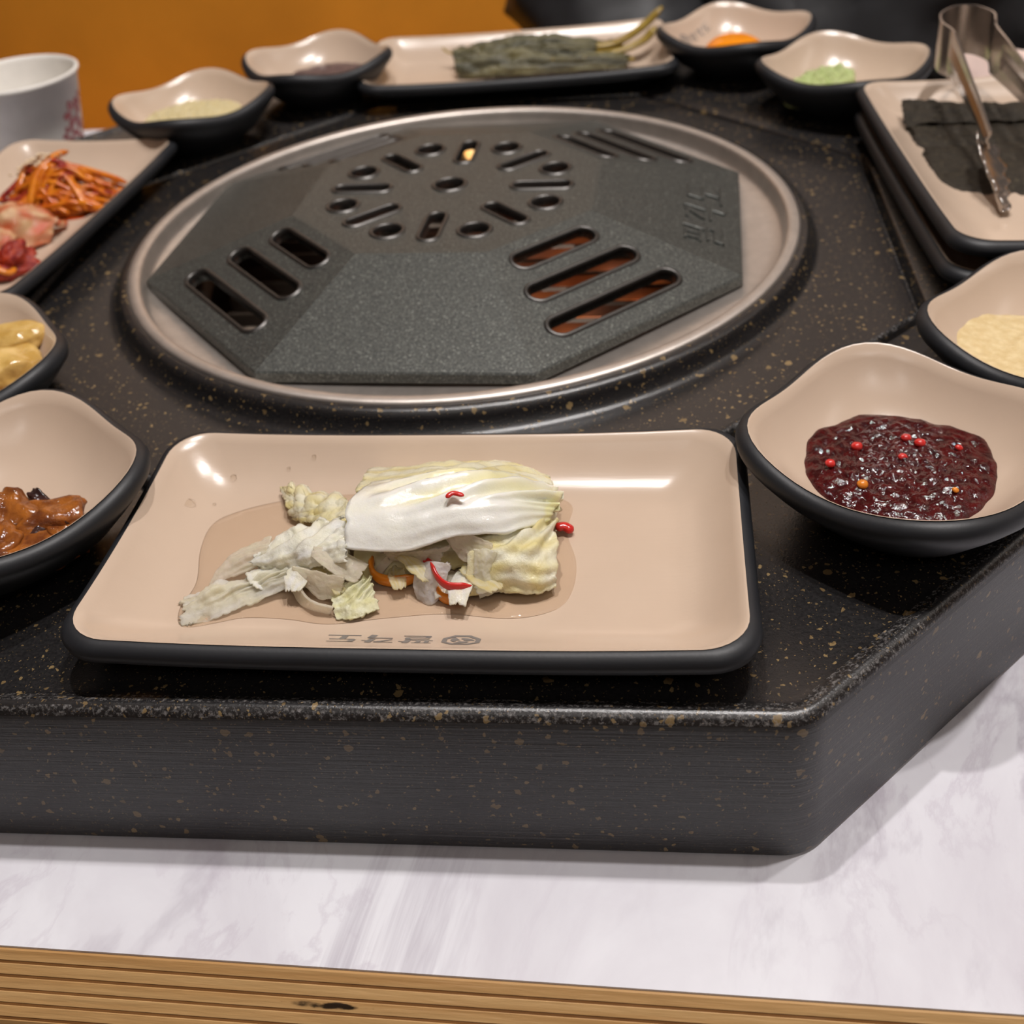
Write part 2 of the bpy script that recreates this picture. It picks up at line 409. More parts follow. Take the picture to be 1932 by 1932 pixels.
# slatted heat grid below the cover
for i in range(15):
    x = -.112+.016*i; L = sqrt(max(0, .124**2-x*x))*2
    b = box(L, .0035, .008, (0, x, -.024), .001, 1)
    obj('grate_bar', b, M['slat'], slab, smooth=False)
# gas burner glow
emb = glow_mat('burner_glow', [(.34, (.25, .03, .02)), (.5, (.95, .26, .06)), (.62, (.95, .40, .26)), (.75, (.80, .36, .40))], 1.1, 34)
bn = []
for i in range(14):
    rad = .060*sqrt((i+.5)/14); a = i*2.4
    bn.append(shift(lathe([(.0001, .010), (.006, .009), (.011, .005), (.013, 0)], 14), (.030+rad*cos(a), -.004+1.1*rad*sin(a), -.037)))
obj('burner_embers', merge(bn), emb, slab)
fl = glow_mat('pilot_flame_glow', [(.3, (1, .42, .08)), (.7, (1, .62, .25))], 1.6, 200)
obj('pilot_flame', shift(lathe([(.0001, -.004), (.002, -.003), (.003, .000), (.0022, .004), (.0001, .009)], 14), (-.0135, .1235, -.002)), fl, slab)
# notched clips behind the ring
for x in (-.034, -.008, .020):
    obj('ring_clip', box(.014, .004, .003, (x, .1735, .0025), .0008, 1), M['steel'], slab, smooth=False)

# ------------------------------------------------------------------ cast grill cover with slots
TH = radians(64.72)
cov = thing('grill_cover', 'dark cast metal octagonal cover with slots lying in the steel ring', 'grill cover', (-.0052, .0070, Z0))
def oc(r, z): return [(r*cos(TH+radians(45*k)), r*sin(TH+radians(45*k)), z) for k in range(8)]
RB, ZB, RT, ZTp = .1545, .0064, .0785, .0265
def bevel_oct(r, z): return oc(r, z)
cv, cf = loft([oc(.0755, .0222), oc(.1480, .0020), oc(.1500, .0012), oc(.1545, .0014), oc(RB, ZB-.0008), oc(RB-.0008, ZB), oc(RT+.0010, ZTp-.0001), oc(RT-.0012, ZTp)], True, True)
shell = obj('cover_shell', (cv, cf), M['cast'], cov, smooth=False)
def stadium(L, W, n=10):
    h = L/2-W/2; P = []
    for i in range(n+1): t = -pi/2+pi*i/n; P.append((h+W/2*cos(t), W/2*sin(t)))
    for i in range(n+1): t = pi/2+pi*i/n; P.append((-h+W/2*cos(t), W/2*sin(t)))
    return P
cuts = []; lips = []
def slot(M4, L, W, lip):
    P = stadium(L, W)
    def tr(p, z): return tuple(M4 @ Vector((p[0], p[1], z)))
    cuts.append(loft([[tr(p, -.015) for p in P], [tr(p, .015) for p in P]]))
    rings = []
    for o, hh in ((-.0001, -.0030), (-.0001, .0000), (.0004, .0007), (.0011, .0009), (.0018, .0006), (.0026, -.0004)):
        q = stadium(L+2*o, W+2*o); rings.append([tr(p, hh*lip) if hh > 0 else tr(p, hh) for p in q])
    lips.append(loft(rings, False, False))
for k in range(8):
    a = radians(45*k-2.8)
    Mr = Matrix.Rotation(a, 4, 'Z') @ Matrix.Translation((.0460, 0, ZTp)); slot(Mr, .0285, .0076, 1)
    b = radians(45*k+19.7)
    slot(Matrix.Rotation(b, 4, 'Z') @ Matrix.Translation((.0545, 0, ZTp)), .01335, .0133, 1)
slot(Matrix.Translation((-.001, .003, ZTp)), .0143, .01425, 1)
ra = RT*cos(radians(22.5)); rb = RB*cos(radians(22.5)); sl = atan2(ZTp-ZB, rb-ra)
def facet(ang):
    """frame on a sloping facet: x along its edge, y up the slope towards the centre, z outward normal"""
    n = Vector((cos(ang), sin(ang), 0)); e = Vector((-sin(ang), cos(ang), 0))
    up_ = (-n*cos(sl)+Vector((0, 0, 1))*sin(sl)); nz = e.cross(up_)
    if nz.z < 0: nz = -nz
    o = n*rb+Vector((0, 0, ZB))
    return o, e, up_, nz
def facet_m(ang, ap, t=0):
    o, e, u, nz = facet(ang); d = (rb-ap)/cos(sl); p = o+u*d+e*t
    return Matrix(((e.x, u.x, nz.x, p.x), (e.y, u.y, nz.y, p.y), (e.z, u.z, nz.z, p.z), (0, 0, 0, 1)))
for k in (1, 3, 5, 7):
    an = radians(-92.8+45*k)
    for ap, L in ((.0857, .0445), (.1055, .0590), (.1265, .0700)):
        slot(facet_m(an, ap, -.002), L, .0098, 1)
col_cut = bpy.data.collections.new('cuts'); C.children.link(col_cut)
for c_ in cuts:
    q = obj('slot_cutter', c_, None, cov, smooth=False); C.objects.unlink(q); col_cut.objects.link(q)
md = shell.modifiers.new('b', 'BOOLEAN'); md.operation = 'DIFFERENCE'; md.operand_type = 'COLLECTION'; md.collection = col_cut; md.solver = 'EXACT'
dg = bpy.context.evaluated_depsgraph_get(); dg.update()
nm = bpy.data.meshes.new_from_object(shell.evaluated_get(dg)); shell.modifiers.clear(); shell.data = nm
for q in list(col_cut.objects): bpy.data.objects.remove(q)
bpy.data.collections.remove(col_cut)
for l in lips: obj('slot_lip', l, M['lip'], cov)

# ------------------------------------------------------------------ writing: stroke polygons for the three syllables, drawn in a 0..1 box each
def quad(x0, y0, x1, y1, w0, w1=None, sk=0.0):
    w1 = w0 if w1 is None else w1
    d = Vector((x1-x0, y1-y0)); n = Vector((-d.y, d.x)).normalized()
    return [(x0+n.x*w0/2, y0+n.y*w0/2), (x0-n.x*w0/2, y0-n.y*w0/2), (x1-n.x*w1/2, y1-n.y*w1/2), (x1+n.x*w1/2, y1+n.y*w1/2)]
PAL = [quad(.02, .95, .60, .95, .07), quad(.0, .58, .62, .58, .07), quad(.18, .93, .16, .60, .13), quad(.44, .93, .40, .60, .13),
       quad(.80, 1.02, .72, .48, .19), quad(.76, .77, 1.0, .77, .08),
       quad(.12, .40, .84, .40, .07), quad(.79, .40, .77, .22, .15), quad(.12, .22, .82, .22, .07), quad(.20, .22, .16, .03, .16), quad(.10, .02, .92, .02, .07)]
GAK = [quad(.05, .93, .62, .93, .08), quad(.58, .95, .12, .50, .17, .08), quad(.80, 1.02, .70, .44, .19), quad(.76, .72, 1.0, .72, .08),
       quad(.12, .33, .86, .33, .08), quad(.80, .35, .70, -.04, .20)]
DO = [quad(.12, .92, .92, .92, .08), quad(.24, .92, .18, .56, .19), quad(.14, .54, .90, .54, .08), quad(.52, .50, .47, .12, .19), quad(0, .06, 1.0, .06, .09)]
def emblem():
    """octagon badge with broken inner arcs"""
    oc_ = [(cos(radians(22.5+45*k)), sin(radians(22.5+45*k))) for k in range(8)]
    out = []
    for k in range(8):
        a, b = oc_[k], oc_[(k+1) % 8]
        out.append([a, b, (b[0]*.74, b[1]*.74), (a[0]*.74, a[1]*.74)])
    for s in range(3):
        base = 2*pi*s/3
        for i in range(5):
            t0 = base+i*.33; t1 = t0+.33; wa = .30-.045*i; wb = .30-.045*(i+1)
            out.append([((.36+wa)*cos(t0), (.36+wa)*sin(t0)), ((.36+wb)*cos(t1), (.36+wb)*sin(t1)), ((.36-wb*.9)*cos(t1), (.36-wb*.9)*sin(t1)), ((.36-wa*.9)*cos(t0), (.36-wa*.9)*sin(t0))])
    return out
def subdiv_poly(P, k=4):
    """quad -> k x k grid of points"""
    a, b, c, d = [Vector(p) for p in P]
    G = [[(a.lerp(b, i/k)).lerp(d.lerp(c, i/k), j/k) for j in range(k+1)] for i in range(k+1)]
    v = [tuple(p) for r in G for p in r]; f = []
    for i in range(k):
        for j in range(k): q = i*(k+1)+j; f.append((q, q+1, q+k+2, q+k+1))
    return v, f
def lines_of(mk_text, gap=1.16):
    out = []
    for i, g in enumerate(mk_text):
        out += [[(x+i*gap, y) for x, y in p] for p in g]
    return out
def drape(polys, to_xy, bvh, off):
    parts = []
    for p in polys:
        v, f = subdiv_poly(p); vv = []
        for q in v:
            x, y = to_xy(q); h = bvh.ray_cast(Vector((x, y, .2)), Vector((0, 0, -1)))
            zz = h[0].z if h[0] else 0; nrm = h[1] if h[0] else Vector((0, 0, 1))
            pt = Vector((x, y, zz))+nrm*off*(1 if nrm.z > 0 else -1); vv.append(tuple(pt))
        parts.append((vv, f))
    return merge(parts)
# raised lettering on the right-hand facet
o_, e_, u_, n_ = facet(radians(-2.8))
polys = lines_of((PAL, GAK, DO)); parts = []
for p in polys:
    Q = [(x*.0195-.0375, y*.0195) for x, y in p]
    def fp(x, y, h): return tuple(o_+e_*(x+.002)+u_*((rb-.1345)/cos(sl)+y)+n_*h)
    cxm = sum(q[0] for q in Q)/4; cym = sum(q[1] for q in Q)/4
    parts.append(loft([[fp(x, y, -.0005) for x, y in Q], [fp(x, y, .0007) for x, y in Q], [fp(cxm+(x-cxm)*.8, cym+(y-cym)*.8, .0010) for x, y in Q]], False, True))
obj('raised_lettering', merge(parts), M['cast'], cov, smooth=False)

# ------------------------------------------------------------------ dishes
def mesh_bvh(data): return BVHTree.FromPolygons(data[0], data[1])
def rrect(a, b, r, n=8, m=10):
    arcs = []
    for sx, sy, t0 in ((1, 1, 0), (-1, 1, 90), (-1, -1, 180), (1, -1, 270)):
        arcs.append([(sx*(a-r)+r*cos(radians(t0+90*i/n)), sy*(b-r)+r*sin(radians(t0+90*i/n))) for i in range(n+1)])
    out = []
    for k in range(4):
        out += arcs[k]; p, q = arcs[k][-1], arcs[(k+1) % 4][0]
        out += [(p[0]+(q[0]-p[0])*i/m, p[1]+(q[1]-p[1])*i/m) for i in range(1, m)]
    return out
def plate_data():
    a, b = .1013, .0535; RIM, LIFT = .0182, .0026
    def rimz(x, y): return RIM+LIFT*(abs(x)/a)**3*(abs(y)/b)**2
    def ring(d, zz, r=None):
        r = max(.004, .0140-d*.3) if r is None else r
        base = rrect(a, b, .0140); P = rrect(a-d, b-d, min(r, (b-d)*.95))
        return [(p[0], p[1], zz(q[0], q[1]) if callable(zz) else zz) for p, q in zip(P, base)]
    fl_ = .0062
    inner = [ring(.0525, fl_), ring(.046, fl_), ring(.034, fl_), ring(.024, fl_+.0001)]
    for t in (.1, .2, .3, .4, .5, .6, .7, .8, .9, 1.0):
        inner.append(ring(.024*(1-t)+.0018*t, (lambda x, y, t=t: fl_+(rimz(x, y)-fl_)*t**1.9)))
    inner.append(ring(.0010, lambda x, y: rimz(x, y)+.0002))
    outer = [ring(.0012, lambda x, y: rimz(x, y)-.0001), ring(.0002, lambda x, y: rimz(x, y)-.0001), ring(-.0016, lambda x, y: rimz(x, y)-.0010),
             ring(-.0026, lambda x, y: rimz(x, y)-.0032), ring(-.0022, lambda x, y: rimz(x, y)-.0058), ring(.004, lambda x, y: .6*rimz(x, y)-.0015), ring(.014, .0052), ring(.018, .0022), ring(.0185, .0), ring(.022, .0)]
    outer = list(reversed(outer))
    return loft(inner, True, False), loft(outer, True, False)
def bowl_data():
    R_ = .0443; RIM, LIFT = .0280, .0048; N = 72
    def sup(t, n): return (abs(cos(t))**n+abs(sin(t))**n)**(-1/n)
    def rimz(t): return RIM+LIFT*abs(sin(2*t))**2.1
    def ring(s, zz, n):
        return [(R_*s*sup(t, n)*cos(t), R_*s*sup(t, n)*sin(t), zz(t) if callable(zz) else zz) for t in [2*pi*j/N for j in range(N)]]
    fl_ = .0068
    inner = [ring(.02, fl_, 2)]
    for i in range(1, 21):
        s = i/20
        inner.append(ring(s, (lambda t, s=s: fl_+(rimz(t)-fl_)*(.25*s**2+.75*s**4.2)), 2+1.04*s**1.5))
    inner.append(ring(1.012, lambda t: rimz(t)+.0002, 3.04))
    outer = [ring(1.005, lambda t: rimz(t)-.0002, 3.04), ring(1.03, lambda t: rimz(t)-.0001, 3.04), ring(1.075, lambda t: rimz(t)-.0012, 3.0), ring(1.095, lambda t: rimz(t)-.0034, 3.0),
             ring(1.085, lambda t: rimz(t)-.0062, 3.0), ring(.98, lambda t: .62*rimz(t)-.001, 2.8), ring(.80, .0085, 2.5), ring(.66, .0045, 2.4), ring(.62, .0022, 2.2), ring(.61, 0, 2.2), ring(.55, 0, 2.2)]
    outer = list(reversed(outer))
    return loft(inner, True, False), loft(outer, True, False)
PI_, PO_ = plate_data(); BI_, BO_ = bowl_data()
PB, BB = mesh_bvh(PI_), mesh_bvh(BI_)
# prints (plate: along one long edge; bowl: along one side wall)
LS = .0056
def plate_xy(q): return (.0084-q[0]*.0102, -.0362-q[1]*LS)
ptxt = drape(lines_of((PAL, GAK, DO), 1.1), plate_xy, PB, .00012)
pemb = drape([[(x, y) for x, y in p] for p in emblem()], lambda q: (.0168+q[0]*.0062, -.0391+q[1]*.0040), PB, .00012)
PLATE_PRINT = merge([ptxt, pemb])
btxt = drape(lines_of((PAL, GAK, DO), 1.12), lambda q: (-.0020+q[0]*.0068, .0335+q[1]*.0044), BB, .00012)
bemb = drape(emblem(), lambda q: (-.0080+q[0]*.0048, .0358+q[1]*.0036), BB, .00012)
BOWL_PRINT = merge([btxt, bemb])
protos = {}
def copy_tree(o):
    c = o.copy(); C.objects.link(c)
    for ch in list(o.children):
        d = ch.copy(); C.objects.link(d); d.parent = c
    return c
def dish(kind, x, y, rz, label, z=0.0, prt=True):
    key = kind+str(prt)
    if key not in protos:
        t = thing('serving_plate' if kind == 'plate' else 'side_dish_bowl', label, 'plate' if kind == 'plate' else 'bowl')
        inn, out = (PI_, PO_) if kind == 'plate' else (BI_, BO_)
        obj('outer_shell', out, M['black'], t); tag(obj('inner_lining', inn, M['beige'], t), 'beige inner lining')
        if prt: tag(obj('printed_logo', PLATE_PRINT if kind == 'plate' else BOWL_PRINT, M['ink'], t, smooth=False), 'grey printed logo and lettering')
        protos[key] = t
    else:
        t = copy_tree(protos[key])
    t.location = (x*MM, y*MM, Z0+z*MM); t.rotation_euler = (0, 0, radians(rz)); t['label'] = label
    if kind == 'bowl' and y > 100: t.scale = (.96, .96, 1)
    t['group'] = 'beige rectangular plates' if kind == 'plate' else 'beige square side dish bowls'
    return t
dish('plate', 21.1, -250.1, -.7, 'beige rectangular plate with black rim holding the pickled cabbage')
dish('plate', 6, 249.5, 3.8, 'beige rectangular plate holding the long green pickled leaves', 0, False)
dish('plate', -247.5, 18, 85.5, 'beige rectangular plate holding red kimchi and orange radish strands', 0, False)
dish('plate', 267.5, 17, 93.5, 'beige rectangular plate of black seaweed, upper of the two stacked', 13, False)
dish('plate', 266, 14, 92.8, 'black-sided rectangular plate nested beneath the seaweed plate', 0, False)
dish('bowl', 175.5, -214.5, 50.8, 'beige square bowl holding the dark red sauce', 0, False)
dish('bowl', 246.5, -145.5, 45.8, 'beige square bowl holding the pale cream sauce', 0, False)
dish('bowl', -130, -235.7, 48.9, 'beige square bowl holding the brown braised chunks', 0, False)
dish('bowl', -193.2, -155.5, -49.8, 'beige square bowl holding the yellow pickled vegetables', 0, True)
dish('bowl', -190, 157, 50.7, 'beige square bowl holding the pale yellow minced garlic', 0, False)
dish('bowl', -127.5, 230.5, 38.7, 'beige square bowl holding the purple-brown paste', 0, False)
dish('bowl', 150, 246, 53.3, 'beige square bowl holding the bright orange yolk', 0, True)
dish('bowl', 208, 165.5, 52.7, 'beige square bowl holding the green wasabi mound', 0, False)

# ------------------------------------------------------------------ sheets: leaves from control nets (mm, slab frame)
def sheet(name, net, m, colf, thick=.8, wr=.8, rag=.02, ru=34, rv=22, seed=0, freq=120, vein=0.0, parent=None, fold=0.0):
    R = len(net); K = len(net[0])
    def S(u, v):
        rows = [spline(r, u) for r in net]
        return Vector(spline(rows, v))
    V = []; cols = []
    for i in range(rv+1):
        for j in range(ru+1):
            u, v = j/ru, i/rv
            eu = rag*(noise.noise(Vector((v*9+seed, 3.1, seed)))+.5*noise.noise(Vector((v*27+seed, 1.7, seed)))); ev = rag*(noise.noise(Vector((u*9+seed, 7.7, seed)))+.6*noise.noise(Vector((u*31, 2.2, seed))))
            uu = u+(eu if u > .5 else -eu)*abs(2*u-1)**3; vv_ = v+(ev if v > .5 else -ev)*abs(2*v-1)**3
            uu, vv_ = min(1.08, max(-.08, uu)), min(1.08, max(-.08, vv_))
            p = S(uu, vv_); du = S(min(1, u+.02), v)-S(max(0, u-.02), v); dv = S(u, min(1, v+.02))-S(u, max(0, v-.02))
            n = du.cross(dv); n = n.normalized() if n.length > 1e-9 else Vector((0, 0, 1))
            if n.z < 0: n = -n
            q = p*MM
            h = noise.fractal(Vector((q.x*freq+seed*5, q.y*freq, q.z*freq)), .8, 2.1, 4)*wr
            if fold:
                ms = min(1, max(0, (v-.32)/.25))*min(1, max(0, (u-.05)/.3))
                h += fold*ms*sin((v*4.2-u*2.6+.35*sin(u*4)+.4*noise.noise(Vector((u*2.5, v*2.5, seed))))*2*pi)
            if vein: h += vein*sin((v*4.6+u*2.6*(v-.4)+.55*noise.noise(Vector((u*3, v*3, seed))))*2*pi)*min(1, max(0, u*1.6-.1))
            V.append(tuple((p+n*h)*MM)); cols.append(colf(u, v, noise.noise(Vector((u*5+seed, v*7, seed)))))
    F = [(i*(ru+1)+j, i*(ru+1)+j+1, (i+1)*(ru+1)+j+1, (i+1)*(ru+1)+j) for i in range(rv) for j in range(ru)]
    o = obj(name, (V, F), m, parent)
    ca = o.data.color_attributes.new('Col', 'FLOAT_COLOR', 'POINT')
    for i, c in enumerate(cols): ca.data[i].color = (*c, 1)
    s = o.modifiers.new('thickness', 'SOLIDIFY'); s.thickness = thick*MM; s.offset = -1
    if parent is None: o.location = (0, 0, Z0)
    return o
def lerp(a, b, t):
    t = min(1, max(0, t)); return tuple(x+(y-x)*t for x, y in zip(a, b))
WHT, PALE, YEL, CLR, GRN = (.94, .93, .88), (.93, .89, .70), (.88, .76, .36), (.93, .83, .70), (.78, .78, .38)
def rib(u, v, n):
    t = min(1, max(0, (v-.30-.25*u)*2.2+n*.35)) if u < .95 else 1
    ms = min(1, max(0, (v-.32)/.25))*min(1, max(0, (u-.05)/.3))
    t = t*min(1, .15+u*1.4)-.45*ms*sin((v*4.2-u*2.6+.35*sin(u*4))*2*pi)
    c = lerp((.86, .85, .80), (.84, .78, .46), t)
    return lerp(c, GRN, max(0, (u-.72)*2.6)*max(0, 1-abs(v-.35)*2.2)+n*.1)
def yel(u, v, n): return lerp(PALE, YEL, .5+.9*n+.25*sin(v*26))
def pal(u, v, n): return lerp(WHT, PALE, .55+.9*n)
def clr(u, v, n): return lerp(CLR, PALE, .35+.8*n)
NETS = {
'A':[[(-1.3,-263.7,22),(17.4,-264.8,22),(35.5,-261.4,25),(49.9,-258.2,24),(60.8,-244.8,17)],[(-1.8,-258.0,27),(17.2,-259.3,28),(35.5,-256.7,31),(49.7,-251.7,29),(62.5,-242.0,19)],[(-2.4,-249.9,29),(16.2,-251.3,31),(34.8,-250.0,33),(49.2,-246.3,30),(63.9,-237.4,19)],[(0.1,-241.7,28),(14.4,-241.7,30),(33.5,-241.0,32),(48.2,-237.7,28),(64.1,-233.3,18)],[(1.0,-231.7,24),(13.7,-231.5,25),(31.7,-231.5,27),(48.5,-228.3,22),(62.1,-227.2,15)]],
'B':[[(-2.6,-239.2,24),(16.8,-237.9,26),(34.3,-237.5,27),(47.5,-233.5,23),(62.2,-229.4,14)],[(-3.2,-222.5,20),(17.0,-221.5,21),(31.4,-220.5,21),(45.5,-218.5,18),(59.7,-220.2,13)],[(-5.4,-208.6,11),(13.2,-206.0,10),(28.3,-205.0,10),(44.4,-205.3,10),(58.0,-212.8,9)]],
'C':[[(34.8,-270.3,8),(44.8,-269.4,9),(56.5,-271.0,10),(64.0,-267.5,9)],[(36.7,-265.3,16),(47.0,-266.3,19),(56.8,-266.3,19),(64.7,-262.2,15)],[(35.9,-256.2,20),(46.3,-257.3,22),(56.1,-256.1,22),(63.2,-247.5,17)],[(36,-240,17),(46,-239,18),(56,-238,17),(63,-233,12)]],
'D1':[[(31.1,-260.0,20),(36.4,-263.3,16),(45.1,-264.3,19)],[(29.9,-260.2,24),(37.0,-260.4,25),(45.0,-261.1,22)]],
'D2':[[(39.3,-263.8,22),(39.4,-267.8,15),(40.7,-270.7,8)],[(43.1,-265.0,23),(42.4,-268.9,16),(44.5,-269.9,9)],[(46.8,-265.3,22),(44.5,-267.8,15),(48.0,-268.2,10)]],
'D3':[[(10.8,-258.8,13),(20.4,-259.8,13),(24.3,-262.5,11)],[(9.2,-260.1,18),(19.7,-261.3,19),(31.5,-260.5,20)]],
'D4':[[(5.2,-259.3,9),(8.5,-258.0,13),(13.1,-258.9,17)],[(7.7,-260.8,9),(11.2,-258.7,12),(15.6,-259.0,16)]],
'E1':[[(-28.9,-229.9,7),(-15.9,-243.2,15),(-3.8,-249.9,20)],[(-30.6,-228.4,10),(-19.6,-234.6,16),(-6.9,-235.6,20)],[(-37.0,-215.7,9),(-32.4,-217.8,12),(-19.2,-223.7,12)]],
'E2':[[(-29.2,-260.9,10),(-21.4,-263.9,10),(-10.5,-265.2,16),(-0.0,-267.4,20)],[(-34.2,-259.8,13),(-21.5,-261.2,18),(-10.5,-260.9,22),(-1.2,-259.6,23)],[(-33.3,-257.8,14),(-27.6,-246.6,15),(-16.2,-246.7,19),(-4.4,-249.0,23)]],
'E3':[[(-49.3,-264.3,7),(-41.6,-261.2,8.5),(-30.1,-258.3,12)],[(-47.6,-258.8,9),(-41,-255,12),(-30,-254,15)],[(-46.6,-255.8,7.5),(-42.8,-249.2,9),(-31.2,-246.2,13)]],
'E4':[[(-51.7,-281.9,6.5),(-41.2,-278.6,7),(-31.2,-273.0,8),(-18.5,-266.8,10)],[(-53.2,-278.2,7.5),(-43.1,-274.7,9),(-33.8,-269.4,9.5),(-19.1,-264.5,13)],[(-53.2,-274.2,8),(-44.1,-270.7,11),(-34.8,-267.0,11),(-19,-262.5,14)],[(-56.2,-271.5,6.6),(-48.5,-265.8,8),(-37.7,-262.7,9),(-20.7,-260.2,13)]],
'E5':[[(-12.6,-264.3,20),(-5.2,-268.8,17),(2.3,-269.7,13)],[(-11.6,-262.2,22),(-2.8,-262.4,20),(5.8,-264.9,17)]],
'E6':[[(-14.9,-268.2,11),(-9.1,-272.5,9),(-2.8,-271.7,10)],[(-19.5,-264.7,16),(-9.4,-268.8,17),(-0.9,-270.1,16)]],
'E7':[[(-3.0,-279.2,7),(3.5,-279.3,8),(10.1,-275.6,8)],[(-5.0,-275.0,10),(2.1,-273.7,11),(7.9,-270.6,11)],[(-6.7,-266.0,9),(0.8,-266.6,12),(5.5,-264.6,12)]],
'E8':[[(-21.0,-263.4,10),(-18.3,-269.8,8),(-13.4,-274.1,6.5),(-5.7,-276.4,6.5)],[(-17.3,-266.7,14),(-15.2,-271.7,12),(-10.4,-276.1,11),(-3.9,-277.3,10)]],
'G':[[(20.8,-269.2,6.5),(25.3,-272.0,6.5),(29.6,-268.4,8)],[(19.4,-266.8,12),(25.6,-268.3,14),(30.4,-267.9,13)],[(21.0,-262.1,15),(26.6,-263.9,17),(31.8,-264.9,17)]],
'H':[[(0,-262,8),(18,-258,7.5),(36,-256,8)],[(-3,-246,14),(18,-245,20),(38,-243,20)],[(0,-226,9),(18,-222,11),(38,-222,10)]],
'E9':[[(-34,-262,7),(-20,-264,7.5),(-4,-262,8)],[(-32,-254,12),(-18,-252,14),(-3,-250,15)],[(-28,-240,8),(-16,-236,9),(-4,-236,10)]],
}
CG = 'pickled cabbage pieces on the front plate'
for k, nm_, m_, cf_, th_, wr_, rg_, ve_, lab in (
    ('H', 'cabbage_leaf', 'leaf', yel, 2.0, 2.0, .03, .5, 'pale crumpled cabbage leaf buried beneath the white-ribbed top leaf'),
    ('E9', 'cabbage_leaf', 'leaf', pal, 1.6, 1.8, .04, .3, 'pale crumpled cabbage leaf at the bottom of the left heap'),
    ('B', 'cabbage_leaf', 'leaf', yel, .9, .9, .05, .3, 'yellowish cabbage leaf showing behind the white-ribbed top leaf'),
    ('C', 'cabbage_leaf', 'leaf', yel, 1.2, 1.1, .04, .35, 'yellow cabbage leaf with folded strips at the pile\'s right end'),
    ('A', 'cabbage_leaf', 'top', rib, 2.6, .35, .018, .22, 'broad cabbage leaf with thick white rib on top of the pile'),
    ('D1', 'cabbage_scrap', 'radish', clr, .8, .8, .06, 0, 'clear cabbage scrap peeking out under the top leaf\'s front edge'),
    ('D2', 'cabbage_scrap', 'radish', pal, .9, .8, .06, 0, 'pale cabbage strip hanging down before the yellow folded leaf'),
    ('D3', 'cabbage_scrap', 'radish', clr, .8, 1.0, .10, 0, 'jagged clear scrap hanging above the long orange pepper strip'),
    ('D4', 'onion_sliver', 'radish', clr, .9, .3, .03, 0, 'short clear onion sliver leaning over the long orange pepper strip'),
    ('E1', 'cabbage_leaf', 'clearleaf', yel, .9, 1.2, .08, .2, 'yellow curled cabbage leaf at the back of the left heap'),
    ('E3', 'cabbage_scrap', 'limp', clr, .6, .7, .04, .3, 'thin silvery cabbage scrap lying left of the ragged leaf'),
    ('E4', 'cabbage_leaf', 'limp', pal, .7, 1.3, .08, .22, 'long limp cabbage strip reaching to the plate\'s lower left'),
    ('E2', 'cabbage_leaf', 'clearleaf', pal, 1.0, 1.1, .09, .12, 'ragged translucent cabbage leaf over the left heap'),
    ('E8', 'onion_ring', 'radish', clr, .9, .3, .03, 0, 'clear curved onion slice standing in the brine on the left'),
    ('E7', 'cabbage_leaf', 'leaf', lambda u, v, n: lerp((.86, .84, .60), (.78, .74, .40), .5+n), .9, 1.0, .06, .05, 'greenish folded cabbage piece nearest the printed logo'),
    ('E6', 'radish_slice', 'radish', clr, 1.1, .5, .06, 0, 'lower of two clear pinkish radish slices on the left heap'),
    ('E5', 'radish_slice', 'radish', clr, 1.1, .4, .05, 0, 'upper of two clear pinkish radish slices on the left heap'),
    ('G', 'onion_chunk', 'radish', lambda u, v, n: lerp((.90, .84, .80), (.95, .93, .92), .5+n), 2.0, 1.0, .05, 0, 'icy white onion chunk beside the red pepper strip'),
):
    o = sheet(nm_, NETS[k], M[m_], cf_, th_, wr_, rg_, seed=len(k)+ord(k[0])+ord(k[-1])*1.7, vein=ve_, fold=2.0 if k == 'A' else 1.0 if k in 'BC' else .9 if k in ('E1', 'E2', 'E4', 'E7', 'E9') else 0, freq=165 if k in ('E1', 'E2', 'E4', 'E7', 'E9') else 120, ru=50, rv=38)
    tag(o, lab, 'radish' if nm_[0] == 'r' else 'onion' if nm_[0] == 'o' else 'cabbage', CG)
# small limp shreds scattered through both heaps
random.seed(33)
for i in range(22):
    if i < 13: cx, cy, cz = random.uniform(-32, -2), random.uniform(-267, -246), 0
    else: cx, cy, cz = random.uniform(6, 50), random.uniform(-270, -262), 0
    cz = (16 if i < 13 else 12)+random.uniform(-3, 4)-max(0, (-10-cx)*.42)
    a = random.uniform(0, 6.28); L, W = random.uniform(9, 17), random.uniform(4, 8)
    net = []
    for fv in (-1, 0, 1):
        row = []
        for fu in (-1, -.3, .4, 1):
            x, y = fu*L/2, fv*W/2*(1.2-.5*abs(fu)); row.append((cx+x*cos(a)-y*sin(a), cy+x*sin(a)+y*cos(a), cz+random.uniform(-1.2, 1.2)-1.5*abs(fu)*abs(fu)))
        net.append(row)
    tag(sheet('cabbage_shred', net, M[('radish', 'clearleaf', 'limp')[i % 3]], (clr, pal, yel)[i % 3], .45, .6, .12, ru=20, rv=12, seed=i*1.37, freq=240, vein=.12),
        'small limp shred lying in the left cabbage heap' if i < 13 else 'small limp shred below the front edge of the white-ribbed leaf', 'cabbage', 'small shreds in the left cabbage heap' if i < 13 else 'small shreds under the white-ribbed leaf')
def strip(name, pts, r, flat, m, label, cat, group=None, n=24, taper=.12):
    o = obj(name, tube([(x*MM, y*MM, z*MM) for x, y, z in pts], r*MM, n, 10, flat, taper=taper), M[m]); o.location = (0, 0, Z0)
    return tag(o, label, cat, group)
PG = 'pepper strips in the pickled cabbage'
strip('orange_pepper_strip', [(4.9,-256.7,13),(4.9,-260.0,11),(7.2,-262.8,9.5),(13.0,-264.0,9),(20.5,-262.8,9.5)], .9, 2.6, 'carrot', 'long curved orange pepper strip under the white-ribbed leaf', 'pepper', PG)
